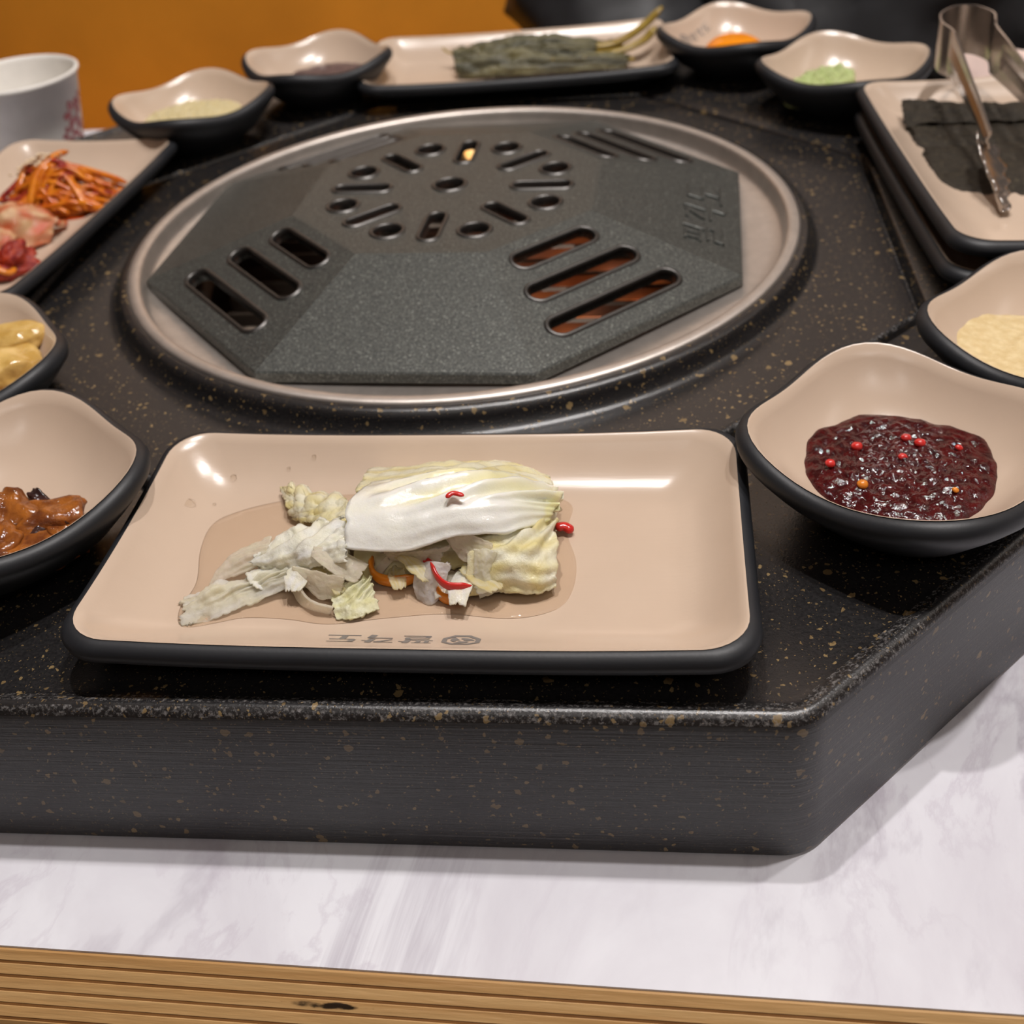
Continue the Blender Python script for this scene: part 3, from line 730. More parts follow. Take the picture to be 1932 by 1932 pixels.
strip('orange_pepper_strip', [(26.8,-266.6,9.5),(28.6,-270.4,8.8),(31.8,-271.6,8.5),(34.2,-269.5,9),(34.2,-266.8,10)], .9, 2.4, 'carrot', 'small curled orange pepper strip below the red pepper strip', 'pepper', PG)
strip('red_pepper_strip', [(25.4,-264.4,17),(28.1,-269.0,15),(32.0,-271.7,14),(38.7,-270.8,13)], .75, 2.2, 'redp', 'long curved red pepper strip at the front of the pile', 'pepper', PG)
strip('red_pepper_strip', [(30.9,-254.9,35),(32.9,-253.2,35.4),(36.4,-254.0,35)], .9, .7, 'redp', 'tiny red pepper sliver on top of the white-ribbed leaf', 'pepper', PG, 12)
strip('red_pepper_strip', [(62.1,-238.2,9),(64.8,-237.2,9),(67.8,-238.7,8)], 1.7, .8, 'redp', 'short red pepper piece at the right end of the pile', 'pepper', PG, 12)
strip('red_pepper_strip', [(22.3,-259.6,15),(25.1,-262.0,14)], 1.3, .8, 'redp', 'dark red pepper end peeking out under the jagged clear scrap', 'pepper', PG, 8)
strip('orange_pepper_strip', [(-17.5,-266.5,13.0),(-15.5,-267.3,12.6),(-13.5,-267.6,12.4)], .9, .8, 'carrot', 'orange pepper crumb under the lower radish slice', 'pepper', PG, 8)

def smooth_closed(pts, k=6):
    n = len(pts); out = []
    for i in range(n):
        for j in range(k): out.append(cr(pts[i-1], pts[i], pts[(i+1) % n], pts[(i+2) % n], j/k))
    return out
PUD = [(-57.3,-246.3),(-58.1,-232.9),(-52.7,-226.6),(-39.3,-220.3),(-21.3,-216.4),(5.3,-214.7),(31.5,-214.4),(55.0,-216.5),(66.9,-222.5),(66.0,-236.0),(68.9,-251.8),(69.4,-265.3),(64.5,-273.6),(50.3,-278.2),(30.5,-276.1),(10.9,-277.4),(-5.0,-280.9),(-19.0,-278.7),(-32.9,-277.7),(-42.2,-280.8),(-51.7,-283.1),(-55.6,-274.2),(-53.6,-261.9)]
def puddle(name, pts, z, h, m, jit=.6):
    P = smooth_closed([(x+random.uniform(-jit, jit), y+random.uniform(-jit, jit)) for x, y in pts])
    cx = sum(p[0] for p in P)/len(P); cy = sum(p[1] for p in P)/len(P); rings = []
    for s, hh in ((1, 0), (.993, .55), (.975, .85), (.93, 1), (.6, 1), (.2, 1)):
        rings.append([((cx+(x-cx)*s)*MM, (cy+(y-cy)*s)*MM, (z+h*hh)*MM) for x, y in P])
    o = obj(name, loft(rings, False, True), m); o.location = (0, 0, Z0); return o
tag(puddle('brine_puddle', PUD, 6.25, .7, M['brine']), 'clear pickle brine pooled around the cabbage on the front plate', 'brine')
for i, (x, y, r) in enumerate(((-56, -209.8, 1.2), (-27, -203.5, .8), (-36, -207, .6), (-60, -222, .6), (-68, -225, 1.9))):
    pts = [(x+r*(1.5 if i == 4 else 1)*cos(a), y+r*sin(a)) for a in [k*pi/3 for k in range(6)]]
    h = PB.ray_cast(Vector(((x-21.1)*MM, (y+250.1)*MM, .1)), Vector((0, 0, -1)))[0]
    tag(puddle('brine_drop', pts, (h.z/MM if h else 6.3)+.05, .5, M['drop'], .1),
        ('round brine droplet near the front plate\'s far left corner', 'brine droplet farthest back on the front plate\'s beige slope', 'small brine droplet between the puddle and the plate\'s far slope',
         'tiny brine droplet just left of the brine puddle', 'large oval brine droplet near the front plate\'s left edge')[i], 'droplet', 'brine droplets on the front plate')

# ------------------------------------------------------------------ sauces and pastes
def bowl_z(x, y, bowl):
    a = -radians(bowl[2]); dx, dy = (x-bowl[0])*MM, (y-bowl[1])*MM
    h = BB.ray_cast(Vector((dx*cos(a)-dy*sin(a), dx*sin(a)+dy*cos(a), .2)), Vector((0, 0, -1)))[0]
    return h.z/MM if h else 8
def blob(name, cx, cy, rx, ry, z, h, m, label, cat, rz=0, bowl=None, amp=.8, freq=180, edge=.06, seed=0, n=72, rr_=26, power=.5, parent=None):
    V = []; rings = []; acc = []; lev = []
    for i in range(rr_+1):
        if i == 1 and acc: lev.append(sum(acc)/len(acc))
        s = 1-i/rr_ if i < rr_ else .004
        ring = []
        for j in range(n):
            t = 2*pi*j/n; e = 1+edge*noise.noise(Vector((cos(t)*1.6+seed, sin(t)*1.6, seed)))+edge*.4*noise.noise(Vector((cos(t)*5+seed, sin(t)*5, seed)))
            x = rx*s*e*cos(t); y = ry*s*e*sin(t)
            zz = h*(1-s**2.6)**power
            q = Vector((x*MM*freq+seed, y*MM*freq, seed))
            zz += amp*noise.fractal(q, .7, 2.0, 4)*min(1, (1-s)*6)
            ca, sa = cos(radians(rz)), sin(radians(rz))
            if bowl:
                ex, ey = rx*e*cos(t), ry*e*sin(t); be = bowl_z(cx+ex*ca-ey*sa, cy+ex*sa+ey*ca, bowl)
                zz = (lev[0] if lev else be)*(1-s**5)+be*s**5+zz-z if i else be-z
                if i == 0: acc.append(be)
            if bowl and i: zz = max(zz, bowl_z(cx+x*ca-y*sa, cy+x*sa+y*ca, bowl)+.25*min(1, i/3)-z)
            ring.append(((cx+x*ca-y*sa)*MM, (cy+x*sa+y*ca)*MM, (z+zz)*MM))
        rings.append(ring)
    o = obj(name, loft(rings, False, True), m, parent); o.location = (0, 0, Z0)
    return tag(o, label, cat)
def sauce_mat(name, c0, c1, rough=.12, freq=260, bs=.8, sss=0.0, dist=.002):
    m, nt, b = mat(name); v = coords(nt)
    nt.links.new(ramp(nt, ntex(nt, v, freq, 4), [(.38, c0), (.66, c1)]), b.inputs['Base Color'])
    b.inputs['Roughness'].default_value = rough
    if sss: b.inputs['Subsurface Weight'].default_value = sss; b.inputs['Subsurface Radius'].default_value = (.004, .003, .002)
    bump(nt, b, ntex(nt, v, freq*1.3, 4, .55), bs, dist)
    return m
red_s = sauce_mat('red_bean_sauce', (.030, .003, .004), (.075, .006, .006), .09, 300, .6, dist=.0009)
sb = blob('red_sauce', 176.0, -211.5, 31.5, 29.5, 8.0, 2.6, red_s, 'dark red chunky sauce pooled in its square bowl', 'sauce', rz=-8, bowl=(175.5, -214.5, 50.8), amp=1.3, freq=300, edge=.08, seed=3, n=110, rr_=48)
for i, (x, y, r, mm_) in enumerate(((161.8, -224.5, 1.7, 'carrot'), (163, -203.5, 1.8, 'redp'), (180, -199, 1.7, 'redp'), (184, -202, 1.8, 'redp'), (177, -210, 1.5, 'redp'), (190, -228, 1.0, 'carrot'), (153, -213, 1.6, 'redp'), (196, -205, 1.2, 'redp'))):
    bm = bmesh.new(); bmesh.ops.create_icosphere(bm, subdivisions=2, radius=r*MM)
    for v in bm.verts: v.co = Vector((v.co.x*1.15, v.co.y, v.co.z*.8))+Vector((x*MM, y*MM, 15.6*MM))+v.co.normalized()*.0004*noise.noise(v.co*900)
    tag(obj('chilli_seed', bm, M[mm_], sb), 'orange chilli seed' if mm_ == 'carrot' else None)
cream = sauce_mat('cream_sauce', (.62, .47, .24), (.72, .58, .33), .22, 260, .35, .15)
blob('cream_sauce', 243, -145, 34, 32, 8.0, 1.4, cream, 'pale cream sauce filling the bowl behind the red sauce', 'sauce', bowl=(246.5, -145.5, 45.8), amp=.6, freq=160, edge=.05, seed=9)
garl = sauce_mat('minced_garlic', (.70, .57, .27), (.80, .70, .44), .3, 500, 1.0, .15)
blob('minced_garlic', -190.5, 156, 34, 32, 8.0, 7.0, garl, 'pale yellow minced garlic spread in its square bowl', 'garlic', bowl=(-190, 157, 50.7), amp=1.6, freq=330, edge=.10, seed=5)
purp = sauce_mat('purple_paste', (.075, .04, .038), (.13, .075, .07), .35, 300, .5)
blob('purple_paste', -122, 230, 30, 27, 8.0, 8.0, purp, 'purple-brown smooth paste in its square bowl', 'paste', bowl=(-127.5, 230.5, 38.7), amp=.9, freq=160, edge=.1, seed=6)
yolk = sauce_mat('orange_yolk', (.80, .24, .006), (.90, .32, .010), .12, 40, .1, .25)
blob('egg_yolk', 149, 244, 21.5, 20.5, 7.2, 17.0, yolk, 'glossy bright orange yolk in its square bowl', 'yolk', amp=.25, freq=60, edge=.03, seed=8)
was = sauce_mat('wasabi', (.50, .60, .22), (.68, .76, .38), .6, 600, 1.0, .1)
ws = []
wb = blob('wasabi_mound', 196, 164.5, 23, 16, 7.0, 16, was, 'pale green grated wasabi mound in its square bowl', 'wasabi', rz=28, amp=4.0, freq=230, edge=.2, seed=11)
# raise its right shoulder
for v in wb.data.vertices:
    t = max(0, (v.co.x*1000-197)/17); v.co.z += .006*t*(1 if v.co.z > .010 else 0)*max(0, 1-abs((v.co.y*1000-171)/16))

# ------------------------------------------------------------------ braised chunks (front left) and pickled vegetables (left)
brown = sauce_mat('brown_glaze', (.13, .035, .010), (.34, .11, .018), .14, 170, .5, .1)
dark_skin = sauce_mat('dark_skin', (.02, .010, .010), (.06, .025, .02), .14, 170, .4)
def chunk(name, c, s, rot, m, label, cat, group, seed, amp=.18, sq=.55):
    bm = bmesh.new(); bmesh.ops.create_icosphere(bm, subdivisions=4, radius=1)
    for v in bm.verts:      # squared-off pebble
        v.co = Vector([math.copysign(abs(c_)**sq, c_) for c_ in v.co])*.56
    Mr = Matrix.Rotation(radians(rot[2]), 3, 'Z') @ Matrix.Rotation(radians(rot[0]), 3, 'X') @ Matrix.Rotation(radians(rot[1]), 3, 'Y')
    for v in bm.verts:
        p = v.co*(1+amp*noise.noise(v.co*2.4+Vector((seed, seed*2, 0)))+amp*.5*noise.noise(v.co*5+Vector((seed, 0, 0))))
        p = Vector((p.x*s[0], p.y*s[1], p.z*s[2]))*MM
        v.co = Mr @ p+Vector(c)*MM
    o = obj(name, bm, m); o.location = (0, 0, Z0)
    return tag(o, label, cat, group)
BG = 'braised chunks in the front left bowl'
for i, (c, s, r, m_, lab) in enumerate((
    ((-109, -239, 14), (15, 10, 9), (10, 5, 20), brown, 'brown braised chunk with rounded top at the heap\'s right'),
    ((-103.5, -245, 12), (13, 6, 6), (5, 12, -25), brown, 'flat brown braised strip nearest the bowl\'s right corner'),
    ((-102.5, -240, 13), (3, 5, 9), (10, -8, -15), dark_skin, 'dark thin skin strip standing at the heap\'s right edge'),
    ((-117, -247, 13.5), (10, 8, 6), (20, -20, 50), dark_skin, 'black-skinned braised piece in the middle of the heap'),
    ((-112, -252, 11), (20, 11, 8), (-8, 4, 12), brown, 'broad brown braised chunk along the heap\'s front'),
    ((-124, -240, 16), (16, 11, 9), (14, 18, -30), brown, 'brown braised chunk at the left back of the heap'),
    ((-116, -233, 16.5), (9, 4, 4), (15, 24, -35), dark_skin, 'dark narrow skin strip lying across the heap\'s back'),
    ((-127, -256, 13), (18, 13, 9), (-5, -5, 60), brown, 'brown braised chunk at the frame\'s left edge'),
    ((-138, -244, 14), (17, 14, 11), (5, 5, 10), brown, 'brown braised chunk deepest in the bowl\'s middle'))):
    chunk('braised_chunk', c, tuple(q*1.22 for q in s), r, m_, lab, 'vegetable', BG, i*1.3, .34, .5)
blob('brown_glaze_pool', -116, -246, 17, 12, 8.0, 4.0, brown, 'thin brown glaze pooled under the braised chunks', 'sauce', amp=.4, edge=.2, seed=21)
pick = sauce_mat('pickle_yellow', (.50, .30, .075), (.68, .46, .16), .16, 120, .3, .25)
YG = 'yellow pickles in the left bowl'
for i, (c, s, r, lab) in enumerate((
    ((-168, -146, 19), (20, 17, 12), (-8, 5, 40), 'rounded yellow pickle in front at the bowl\'s right corner'),
    ((-179, -133, 22), (29, 15, 11), (6, -8, 22), 'long yellow pickle stick lying behind the rounded one'),
    ((-181, -155, 17), (16, 14, 10), (5, 5, 0), 'small yellow pickle at the front rim of the left bowl'),
    ((-200, -138, 20), (24, 20, 14), (0, 8, -20), 'yellow pickle in the middle of the left bowl'),
    ((-213, -148, 18), (20, 18, 12), (0, -8, 70), 'yellow pickle at the outer side of the left bowl'))):
    chunk('yellow_pickle', c, tuple(q*1.2 for q in s), r, pick, lab, 'pickle', YG, 3+i*1.9, .22, .8)
pj = wet_mat('yellow_brine', (.86, .66, .30))
tag(puddle('yellow_brine', [(-192+29*cos(a), -155+29*sin(a)) for a in [k*pi/5 for k in range(10)]], 10.5, 1.2, pj), 'yellow brine standing around the pickles in the left bowl', 'brine')

before = set(C.objects)
# ------------------------------------------------------------------ kimchi plate
str_m = sauce_mat('spicy_radish', (.52, .10, .006), (.74, .24, .012), .22, 140, .3, .2)
kim_m = sauce_mat('kimchi_leaf', (.60, .075, .018), (.72, .42, .20), .2, 70, .5, .15)
kred = sauce_mat('kimchi_red', (.22, .009, .007), (.46, .045, .012), .18, 320, .9)
pool = puddle('kimchi_juice', [(-226+33*cos(a), 44+22*sin(a)) for a in [k*pi/6 for k in range(12)]], 6.3, .6, M['redoil'], 1.5)
tag(pool, 'thin red juice pooled under the orange radish strands', 'juice')
random.seed(21)
blob('radish_strand_core', -226, 44, 28, 17, 6.6, 10, str_m, 'packed orange radish at the heart of the strand heap', 'radish', rz=15, amp=3.0, freq=150, edge=.2, seed=2)
def hz(x, y): return 6.8+22*math.exp(-(((x+228)/24)**2+((y-44)/14)**2))+3*max(0, (-228-x)/20)
for i in range(48):
    a = random.gauss(.15, .35) if i % 3 else random.uniform(-1.2, 1.4)
    cx = random.gauss(-226, 11); cy = random.gauss(44 if i < 34 else 33, 7 if i < 34 else 4); L = random.uniform(30, 52); pts = []
    bend = random.uniform(-.6, .6)
    for k in range(5):
        s = (k/4-.5)*L; aa = a+bend*(k/4-.5); x = cx+s*cos(aa); y = cy+s*sin(aa)
        x = min(max(x, -258), -194); y = min(max(y, 24), 66)
        pts.append((x*MM, y*MM, (hz(x, y)+random.uniform(0, 4.5))*MM))
    o = obj('radish_strand', tube(pts, random.uniform(1.3, 2.1)*MM, 20, 8, .8, taper=.1), str_m if i % 5 else kred); o.location = (0, 0, Z0)
    tag(o, 'orange spicy radish strand in the heap at the left plate\'s far half', 'radish', 'spicy radish strands')
# three strands that stand apart in the picture
for pts, lab in (
    ([(-244, 50, 31), (-246, 44, 26), (-247, 36, 20), (-250, 28, 12)], 'orange radish strand hanging down the outer side of the heap'),
    ([(-224, 58, 33), (-228, 47, 34), (-234, 35, 28), (-236, 22, 14)], 'long orange radish strand crossing over the heap\'s top'),
    ([(-238, 40, 31), (-220, 46, 29), (-205, 52, 21), (-194, 57, 13)], 'long orange radish strand pointing towards the grill')):
    o = obj('radish_strand', tube([tuple(c*MM for c in p) for p in pts], 2.3*MM, 24, 8, .8, taper=.1), str_m); o.location = (0, 0, Z0)
    tag(o, lab, 'radish', 'spicy radish strands')
seed_m = plain('sesame', (.78, .62, .42), .5)
sd = []
for i in range(150):
    a = random.gauss(0, 1); x = random.gauss(-238, 7.0); y = random.gauss(51, 5.0); z = hz(x, y)+random.uniform(6.0, 9.0)
    bm = lathe([(.0001, -.0012), (.0006, -.0006), (.0008, .0002), (.0004, .001), (.0001, .0013)], 6)
    Rm = Matrix.Rotation(random.uniform(0, 6), 3, 'Z') @ Matrix.Rotation(pi/2+random.uniform(-.5, .5), 3, 'X')
    sd.append(([tuple(Rm @ Vector(p)+Vector((x, y, z))*MM) for p in bm[0]], bm[1]))
o = obj('sesame_seeds', merge(sd), seed_m); o.location = (0, 0, Z0); tag(o, 'toasted sesame seeds sprinkled over the orange radish strands', 'sesame', kind='stuff')
KG = 'kimchi pieces on the left plate'
def kc(u, v, n): return lerp((.74, .46, .24), (.62, .10, .02), .35+1.3*n+.5*abs(2*v-1))
kleaf = leaf_mat('kimchi_leaf_sheet', .2, 0, .15)
for net, lab, sd_ in (
    ([[(-246, -24, 10), (-228, -22, 9), (-212, -8, 8)], [(-246, -8, 27), (-228, -8, 29), (-210, 2, 17)], [(-246, 12, 20), (-228, 14, 19), (-212, 12, 9)]], 'large pale kimchi leaf fold beside the radish strands', 4),
    ([[(-254, -34, 9), (-240, -34, 9), (-226, -28, 8)], [(-254, -22, 26), (-240, -20, 26), (-224, -18, 16)], [(-254, -6, 18), (-240, -6, 18), (-226, -4, 10)]], 'orange kimchi leaf fold at the plate\'s outer side', 6)):
    tag(sheet('kimchi_leaf', net, kleaf, kc, 3.0, 2.2, .05, seed=sd_, vein=.4), lab, 'kimchi', KG)
for c, s, r, lab in (((-218, -40, 13), (22, 16, 11), (8, -8, 30), 'dark red kimchi lump at the near end of the heap'), ((-234, -46, 14), (20, 18, 12), (0, 5, -20), 'dark red kimchi lump at the plate\'s near outer side'),
                     ((-248, -30, 14), (18, 16, 12), (0, 5, 10), 'red kimchi lump under the orange leaf fold')):
    chunk('kimchi_chunk', c, s, r, kred, lab, 'kimchi', KG, c[0], .6, .9)
strip('carrot_curl', [(-222, -46, 18), (-219, -51, 15), (-214, -50, 12), (-213, -45, 12)], 1.8, .8, 'carrot', 'small orange curl on the near red kimchi lump', 'carrot')

def nudge(d):
    """settle everything built since the last mark onto its plate (mm)"""
    global before
    for q in set(C.objects)-before:
        if q.parent is None: q.location += Vector(d)*MM
    before = set(C.objects)
nudge((-7, 7, -.4))
# ------------------------------------------------------------------ seaweed plate and tongs
nori, nt, b = mat('roasted_seaweed')
v = coords(nt)
nt.links.new(ramp(nt, ntex(nt, v, 420, 6, .7), [(.35, (.016, .012, .008)), (.58, (.036, .028, .018)), (.76, (.13, .105, .06))]), b.inputs['Base Color'])
b.inputs['Roughness'].default_value = .46; b.inputs['Specular IOR Level'].default_value = .3; bump(nt, b, ntex(nt, v, 700, 5, .7), .8, .001)
SG = 'roasted seaweed sheets on the right plate'
def seaweed(net, seed, lab, wr=1.0):
    tag(sheet('seaweed_sheet', net, nori, lambda u, v, n: (.03, .03, .02), .5, wr, .035, seed=seed, freq=110, ru=40, rv=26), lab, 'seaweed', SG)
def snet(x0, x1, y0, y1, zb, sag, crest, dz=0):
    rows = []
    for fv in (0, .33, .7, 1):
        row = []
        for fu in (0, .33, .66, 1):
            x = x0+(x1-x0)*fu; y = y0+(y1-y0)*fv - (0 if fv > .5 else sag*(1-(2*fu-1)**2))
            z = zb+crest*(fv**1.3)+dz-(2.2*(1-fv) if fv < .2 else 0)
            row.append((x, y, z))
        rows.append(row)
    return rows
for i in range(3):
    seaweed(snet(221+i, 289-i, 30+i*2.5, 76+i*3.5, 19.2+i*1.5, 7, 4.5), 3+i, ('lowest sheet of the far black seaweed stack', 'middle sheet of the far black seaweed stack', 'top sheet of the far black seaweed stack')[i], 1.0+.5*(i == 2))
seaweed([[(220, 62, 24.5), (240, 63, 25.5), (262, 61, 26), (290, 60, 26)], [(220, 73, 30), (240, 74, 29), (262, 71, 29.5), (290, 69, 29)], [(222, 84, 32), (240, 81, 31), (262, 78, 30), (288, 75, 30)]], 9, 'crinkled glossy seaweed strip along the back of the far stack', 1.8)
for i in range(3):
    seaweed(snet(222.5+i*.7, 291-i, -17+i*1.5, 30+i*1.5, 18.9+i*1.3, 9, 3.2), 13+i, ('lowest sheet of the near black seaweed stack', 'middle sheet of the near black seaweed stack', 'top sheet of the near black seaweed stack')[i], .8)

tg = thing('serving_tongs', 'stainless steel tongs resting on the seaweed plate', 'tongs', (-.003, 0, Z0))
# spine: left head root -> left arm -> loop -> right arm; (x, y, z_top, height) mm
SP = [(250.0, 2, 44, 9), (249.0, 24, 52, 12), (247.5, 48, 61, 17), (246.0, 68, 69, 22), (245.2, 76, 71, 25), (242.0, 84, 72.5, 26), (243.5, 95, 74, 26), (252, 103, 75, 26), (262, 102, 75, 26), (268.8, 93, 74, 26), (268.3, 84, 72.5, 25.5), (267.4, 77, 71, 25), (269.5, 56, 68, 22), (273.0, 26, 62, 17), (277, 2, 55, 12), (281, -16, 47, 9)]
rings = []
NS = 110
for i in range(NS+1):
    u = i/NS; x, y, zt, h = spline(SP, u); x2, y2, _, _ = spline(SP, min(1, u+.004)); x1, y1, _, _ = spline(SP, max(0, u-.004))
    t = Vector((x2-x1, y2-y1)).normalized(); nx, ny = -t.y, t.x
    zb = zt-h; mid = (zt+zb)/2; th = .55; rdg = 1.6*max(0, 1-abs(u-.5)*0-0) if (u < .24 or u > .78) else 0
    side = 1
    pr_ = [(th, zt), (th+rdg*.2, zt-h*.25), (th+rdg, mid), (th+rdg*.2, zb+h*.25), (th, zb), (-th, zb), (-th+rdg*.2, zb+h*.25), (-th+rdg, mid), (-th+rdg*.2, zt-h*.25), (-th, zt)]
    rings.append([((x+nx*o_)*MM, (y+ny*o_)*MM, z_*MM) for o_, z_ in pr_])
o = obj('bent_strap', loft(rings), M['chrome'], tg, smooth=True)
o.data.polygons.foreach_set('use_smooth', [False]*len(o.data.polygons))
def grip(p0, p1, wid, roll):
    a, b = Vector(p0)*MM, Vector(p1)*MM; t = (b-a).normalized(); s = t.cross(Vector((0, 0, 1))).normalized(); n = s.cross(t)
    s, n = s*cos(roll)+n*sin(roll), -s*sin(roll)+n*cos(roll)
    V = []; F = []; NU, NV = 40, 10
    for i in range(NU+1):
        u = i/NU; w_ = wid*MM*(.42+.58*sin(pi*min(1, u*1.15+.12))**.7)*(1+.10*sin(u*2*pi*4.5)) * (1 if u < .9 else max(.25, 1-(u-.9)*7))
        for j in range(NV+1):
            q = j/NV*2-1
            V.append(tuple(a.lerp(b, u)+s*(q*w_/2)+n*(-.0028*(1-q*q)+.0006*sin(u*2*pi*4.5)*abs(q))))
    for i in range(NU):
        for j in range(NV): k = i*(NV+1)+j; F.append((k, k+1, k+NV+2, k+NV+1))
    o = obj('gripping_head', (V, F), M['chrome'], tg); m_ = o.modifiers.new('thickness', 'SOLIDIFY'); m_.thickness = .0008
    return o
grip((250.0, 7, 39), (248.5, -43, 25.5), 18, radians(42))
grip((280.0, -11, 42), (284, -58, 26.5), 18, radians(-42))

nudge((6, 7, -1.2))
# ------------------------------------------------------------------ long pickled leaves (far plate)
green = leaf_mat('pickled_green_leaf', .36, 0, .08, .22)
stalk = sauce_mat('leaf_stalk', (.26, .17, .03), (.40, .28, .06), .25, 90, .2, .1)
GG = 'pickled green leaves on the far plate'
def gc(u, v, n): return lerp((.028, .028, .010), (.13, .112, .038), .35+1.4*n+.3*sin(v*20))
for net, lab, sd_ in (
    ([[(-34, 222, 9), (-5, 220, 9), (30, 221, 9), (80, 224, 9)], [(-36, 231, 20), (-6, 229, 22), (30, 229, 21), (82, 230, 15)], [(-32, 240, 10), (-5, 240, 12), (30, 239, 12), (78, 238, 10)]], 'dark green pickled leaf roll at the front of the pile', 3),
    ([[(-36, 236, 10), (-5, 236, 12), (30, 236, 14), (74, 238, 13)], [(-40, 246, 21), (-6, 246, 27), (30, 247, 27), (78, 246, 21)], [(-34, 258, 10), (-5, 258, 12), (30, 258, 13), (74, 256, 10)]], 'dark green pickled leaf roll at the back of the pile', 5),
    ([[(-28, 230, 18), (0, 228, 22), (28, 229, 23), (60, 232, 19)], [(-30, 238, 24), (0, 238, 29), (28, 238, 30), (60, 240, 24)], [(-24, 246, 20), (0, 247, 26), (28, 247, 27), (58, 248, 20)]], 'wrinkled green pickled leaf lying on top of the pile', 8)):
    tag(sheet('pickled_leaf', net, green, gc, 1.2, 2.2, .05, seed=sd_, vein=.5, ru=48, rv=30), lab, 'leaf', GG)
for pts, r, lab in (
    ([(40, 240, 21), (68, 242, 20), (88, 247, 28), (104, 251, 41)], 4.0, 'long pale stalk rising over the far plate\'s right corner'),
    ([(42, 236, 17), (70, 238, 16), (90, 243, 21), (99, 247, 29)], 3.8, 'shorter pale stalk beside the rising one'),
    ([(20, 226, 17), (50, 228, 17), (72, 230, 14), (85, 231, 13)], 2.2, 'olive stalk end pointing right along the far plate'),
    ([(-30, 243, 17), (-42, 247, 19), (-47, 250, 22)], 1.0, 'thin brown leaf tip at the pile\'s left end')):
    o = obj('leaf_stalk', tube([tuple(c*MM for c in p) for p in pts], r*MM, 24, 8, .6, taper=.1), stalk); o.location = (0, 0, Z0); tag(o, lab, 'stalk', GG)

nudge((-1, 14, -1.5))
# ------------------------------------------------------------------ paper cup
cup = thing('paper_cup', 'white paper cup with rose flower print standing on the marble', 'cup', (-.333, .213, ZT))
CH, R0, R1 = .0880, .0275, .0405
def cr_(z): return R0+(R1-R0)*z/CH
obj('cup_wall', lathe([(R0-.002, .004), (R0-.0004, .0035), (R0, 0), (R0+.0003, .0003), (cr_(.045), .045), (R1, CH-.002), (R1+.0008, CH-.0022), (R1+.0016, CH-.001), (R1+.0016, CH+.0004), (R1+.0006, CH+.0012), (R1-.0006, CH+.0006), (R1-.0008, CH-.002), (cr_(.045)-.0007, .045), (R0-.0007, .004), (.0001, .004)], 72), M['paper'], cup)
pet = []
random.seed(5)
for th0, z0, s in ((-6, .061, .011), (-17, .048, .007), (6, .046, .009), (10, .068, .006)):
    for k in range(6):
        a = 2*pi*k/6; P = []
        for i in range(8):
            q = 2*pi*i/8; lx = s*(.62+.38*cos(q)); ly = s*.26*sin(q)
            dx = lx*cos(a)-ly*sin(a); dz = lx*sin(a)+ly*cos(a); z = z0+dz; r = cr_(z)+.00025; t = radians(th0)+dx/r
            P.append((r*cos(t), r*sin(t), z))
        pet.append((P, [tuple(range(8))]))
tag(obj('flower_print', merge(pet), M['pinkink'], cup, smooth=False), 'rose-coloured flower print')

# ------------------------------------------------------------------ pale pink napkin on the far right of the table
tag(sheet('paper_napkin', [[(312, 330, -54), (338, 329, -54), (366, 328, -54)], [(312, 334, -36), (338, 333, -35), (366, 332, -36)], [(312, 339, -25), (338, 338, -24), (364, 338, -27)], [(312, 347, -34), (338, 347, -34), (364, 346, -36)], [(312, 353, -54), (338, 353, -54), (364, 352, -54)]], M['pink'], lambda u, v, n: (.86, .66, .58), .6, .8, .01, seed=2), 'pale pink folded paper napkin standing behind the tongs', 'napkin')

# ------------------------------------------------------------------ bench and person beyond the table
bn = thing('bench', 'orange-brown upholstered bench behind the far side of the table', 'bench', (0, .86, 0))
obj('seat', box(3.0, .46, .10, (0, -.02, .40), .02, 3), M['orange_bench'], bn)
obj('backrest', box(3.0, .10, .72, (0, .25, .78), .03, 4), M['orange_bench'], bn)
obj('plinth', box(3.0, .40, .35, (0, 0, .175), .004, 1), M['dark_wood'], bn, smooth=False)

def skin(name, joints, edges, m, parent, sub=2, amp=0.0, freq=12, root=0, seed=0):
    me = bpy.data.meshes.new(name); me.from_pydata([j[0] for j in joints], edges, []); me.materials.append(m)
    o = bpy.data.objects.new(name, me); C.objects.link(o)
    o.modifiers.new('skin', 'SKIN'); s = o.modifiers.new('sub', 'SUBSURF'); s.levels = sub; s.render_levels = sub
    for v, j in zip(me.skin_vertices[0].data, joints):
        v.radius = j[1] if isinstance(j[1], tuple) else (j[1], j[1]); v.use_root = False
    me.skin_vertices[0].data[root].use_root = True
    dg = bpy.context.evaluated_depsgraph_get(); dg.update()
    n2 = bpy.data.meshes.new_from_object(o.evaluated_get(dg)); o.modifiers.clear(); o.data = n2
    if amp:
        nrm = [v.normal.copy() for v in n2.vertices]
        for v, n in zip(n2.vertices, nrm):
            p = v.co; a = noise.noise(Vector((p.x*freq*.55+p.z*freq*.9+seed, p.y*freq*.5, p.z*freq*.8-p.x*freq*.5)))
            f = 1-abs(a)*2.2; g = noise.noise(p*freq*2.3+Vector((seed, 0, 0)))
            v.co = p+n*(amp*f+amp*.35*g)
    n2.polygons.foreach_set('use_smooth', [True]*len(n2.polygons)); n2.materials.clear(); n2.materials.append(m)
    o.parent = parent; return o
pr = thing('person', 'person in a black padded jacket seated across the table', 'person', (.312, .60, 0))
hd_j = [((0, 0, .53), .13), ((0, .03, .72), .12), ((0, .03, .95), .13), ((0, .02, 1.06), .068), ((0, .01, 1.16), .060),
        ((.17, .02, 1.00), .055), ((.235, -.03, .76), .045), ((.13, -.14, .62), .030), ((-.17, .02, 1.00), .055), ((-.235, -.03, .76), .045), ((-.13, -.14, .62), .030)]
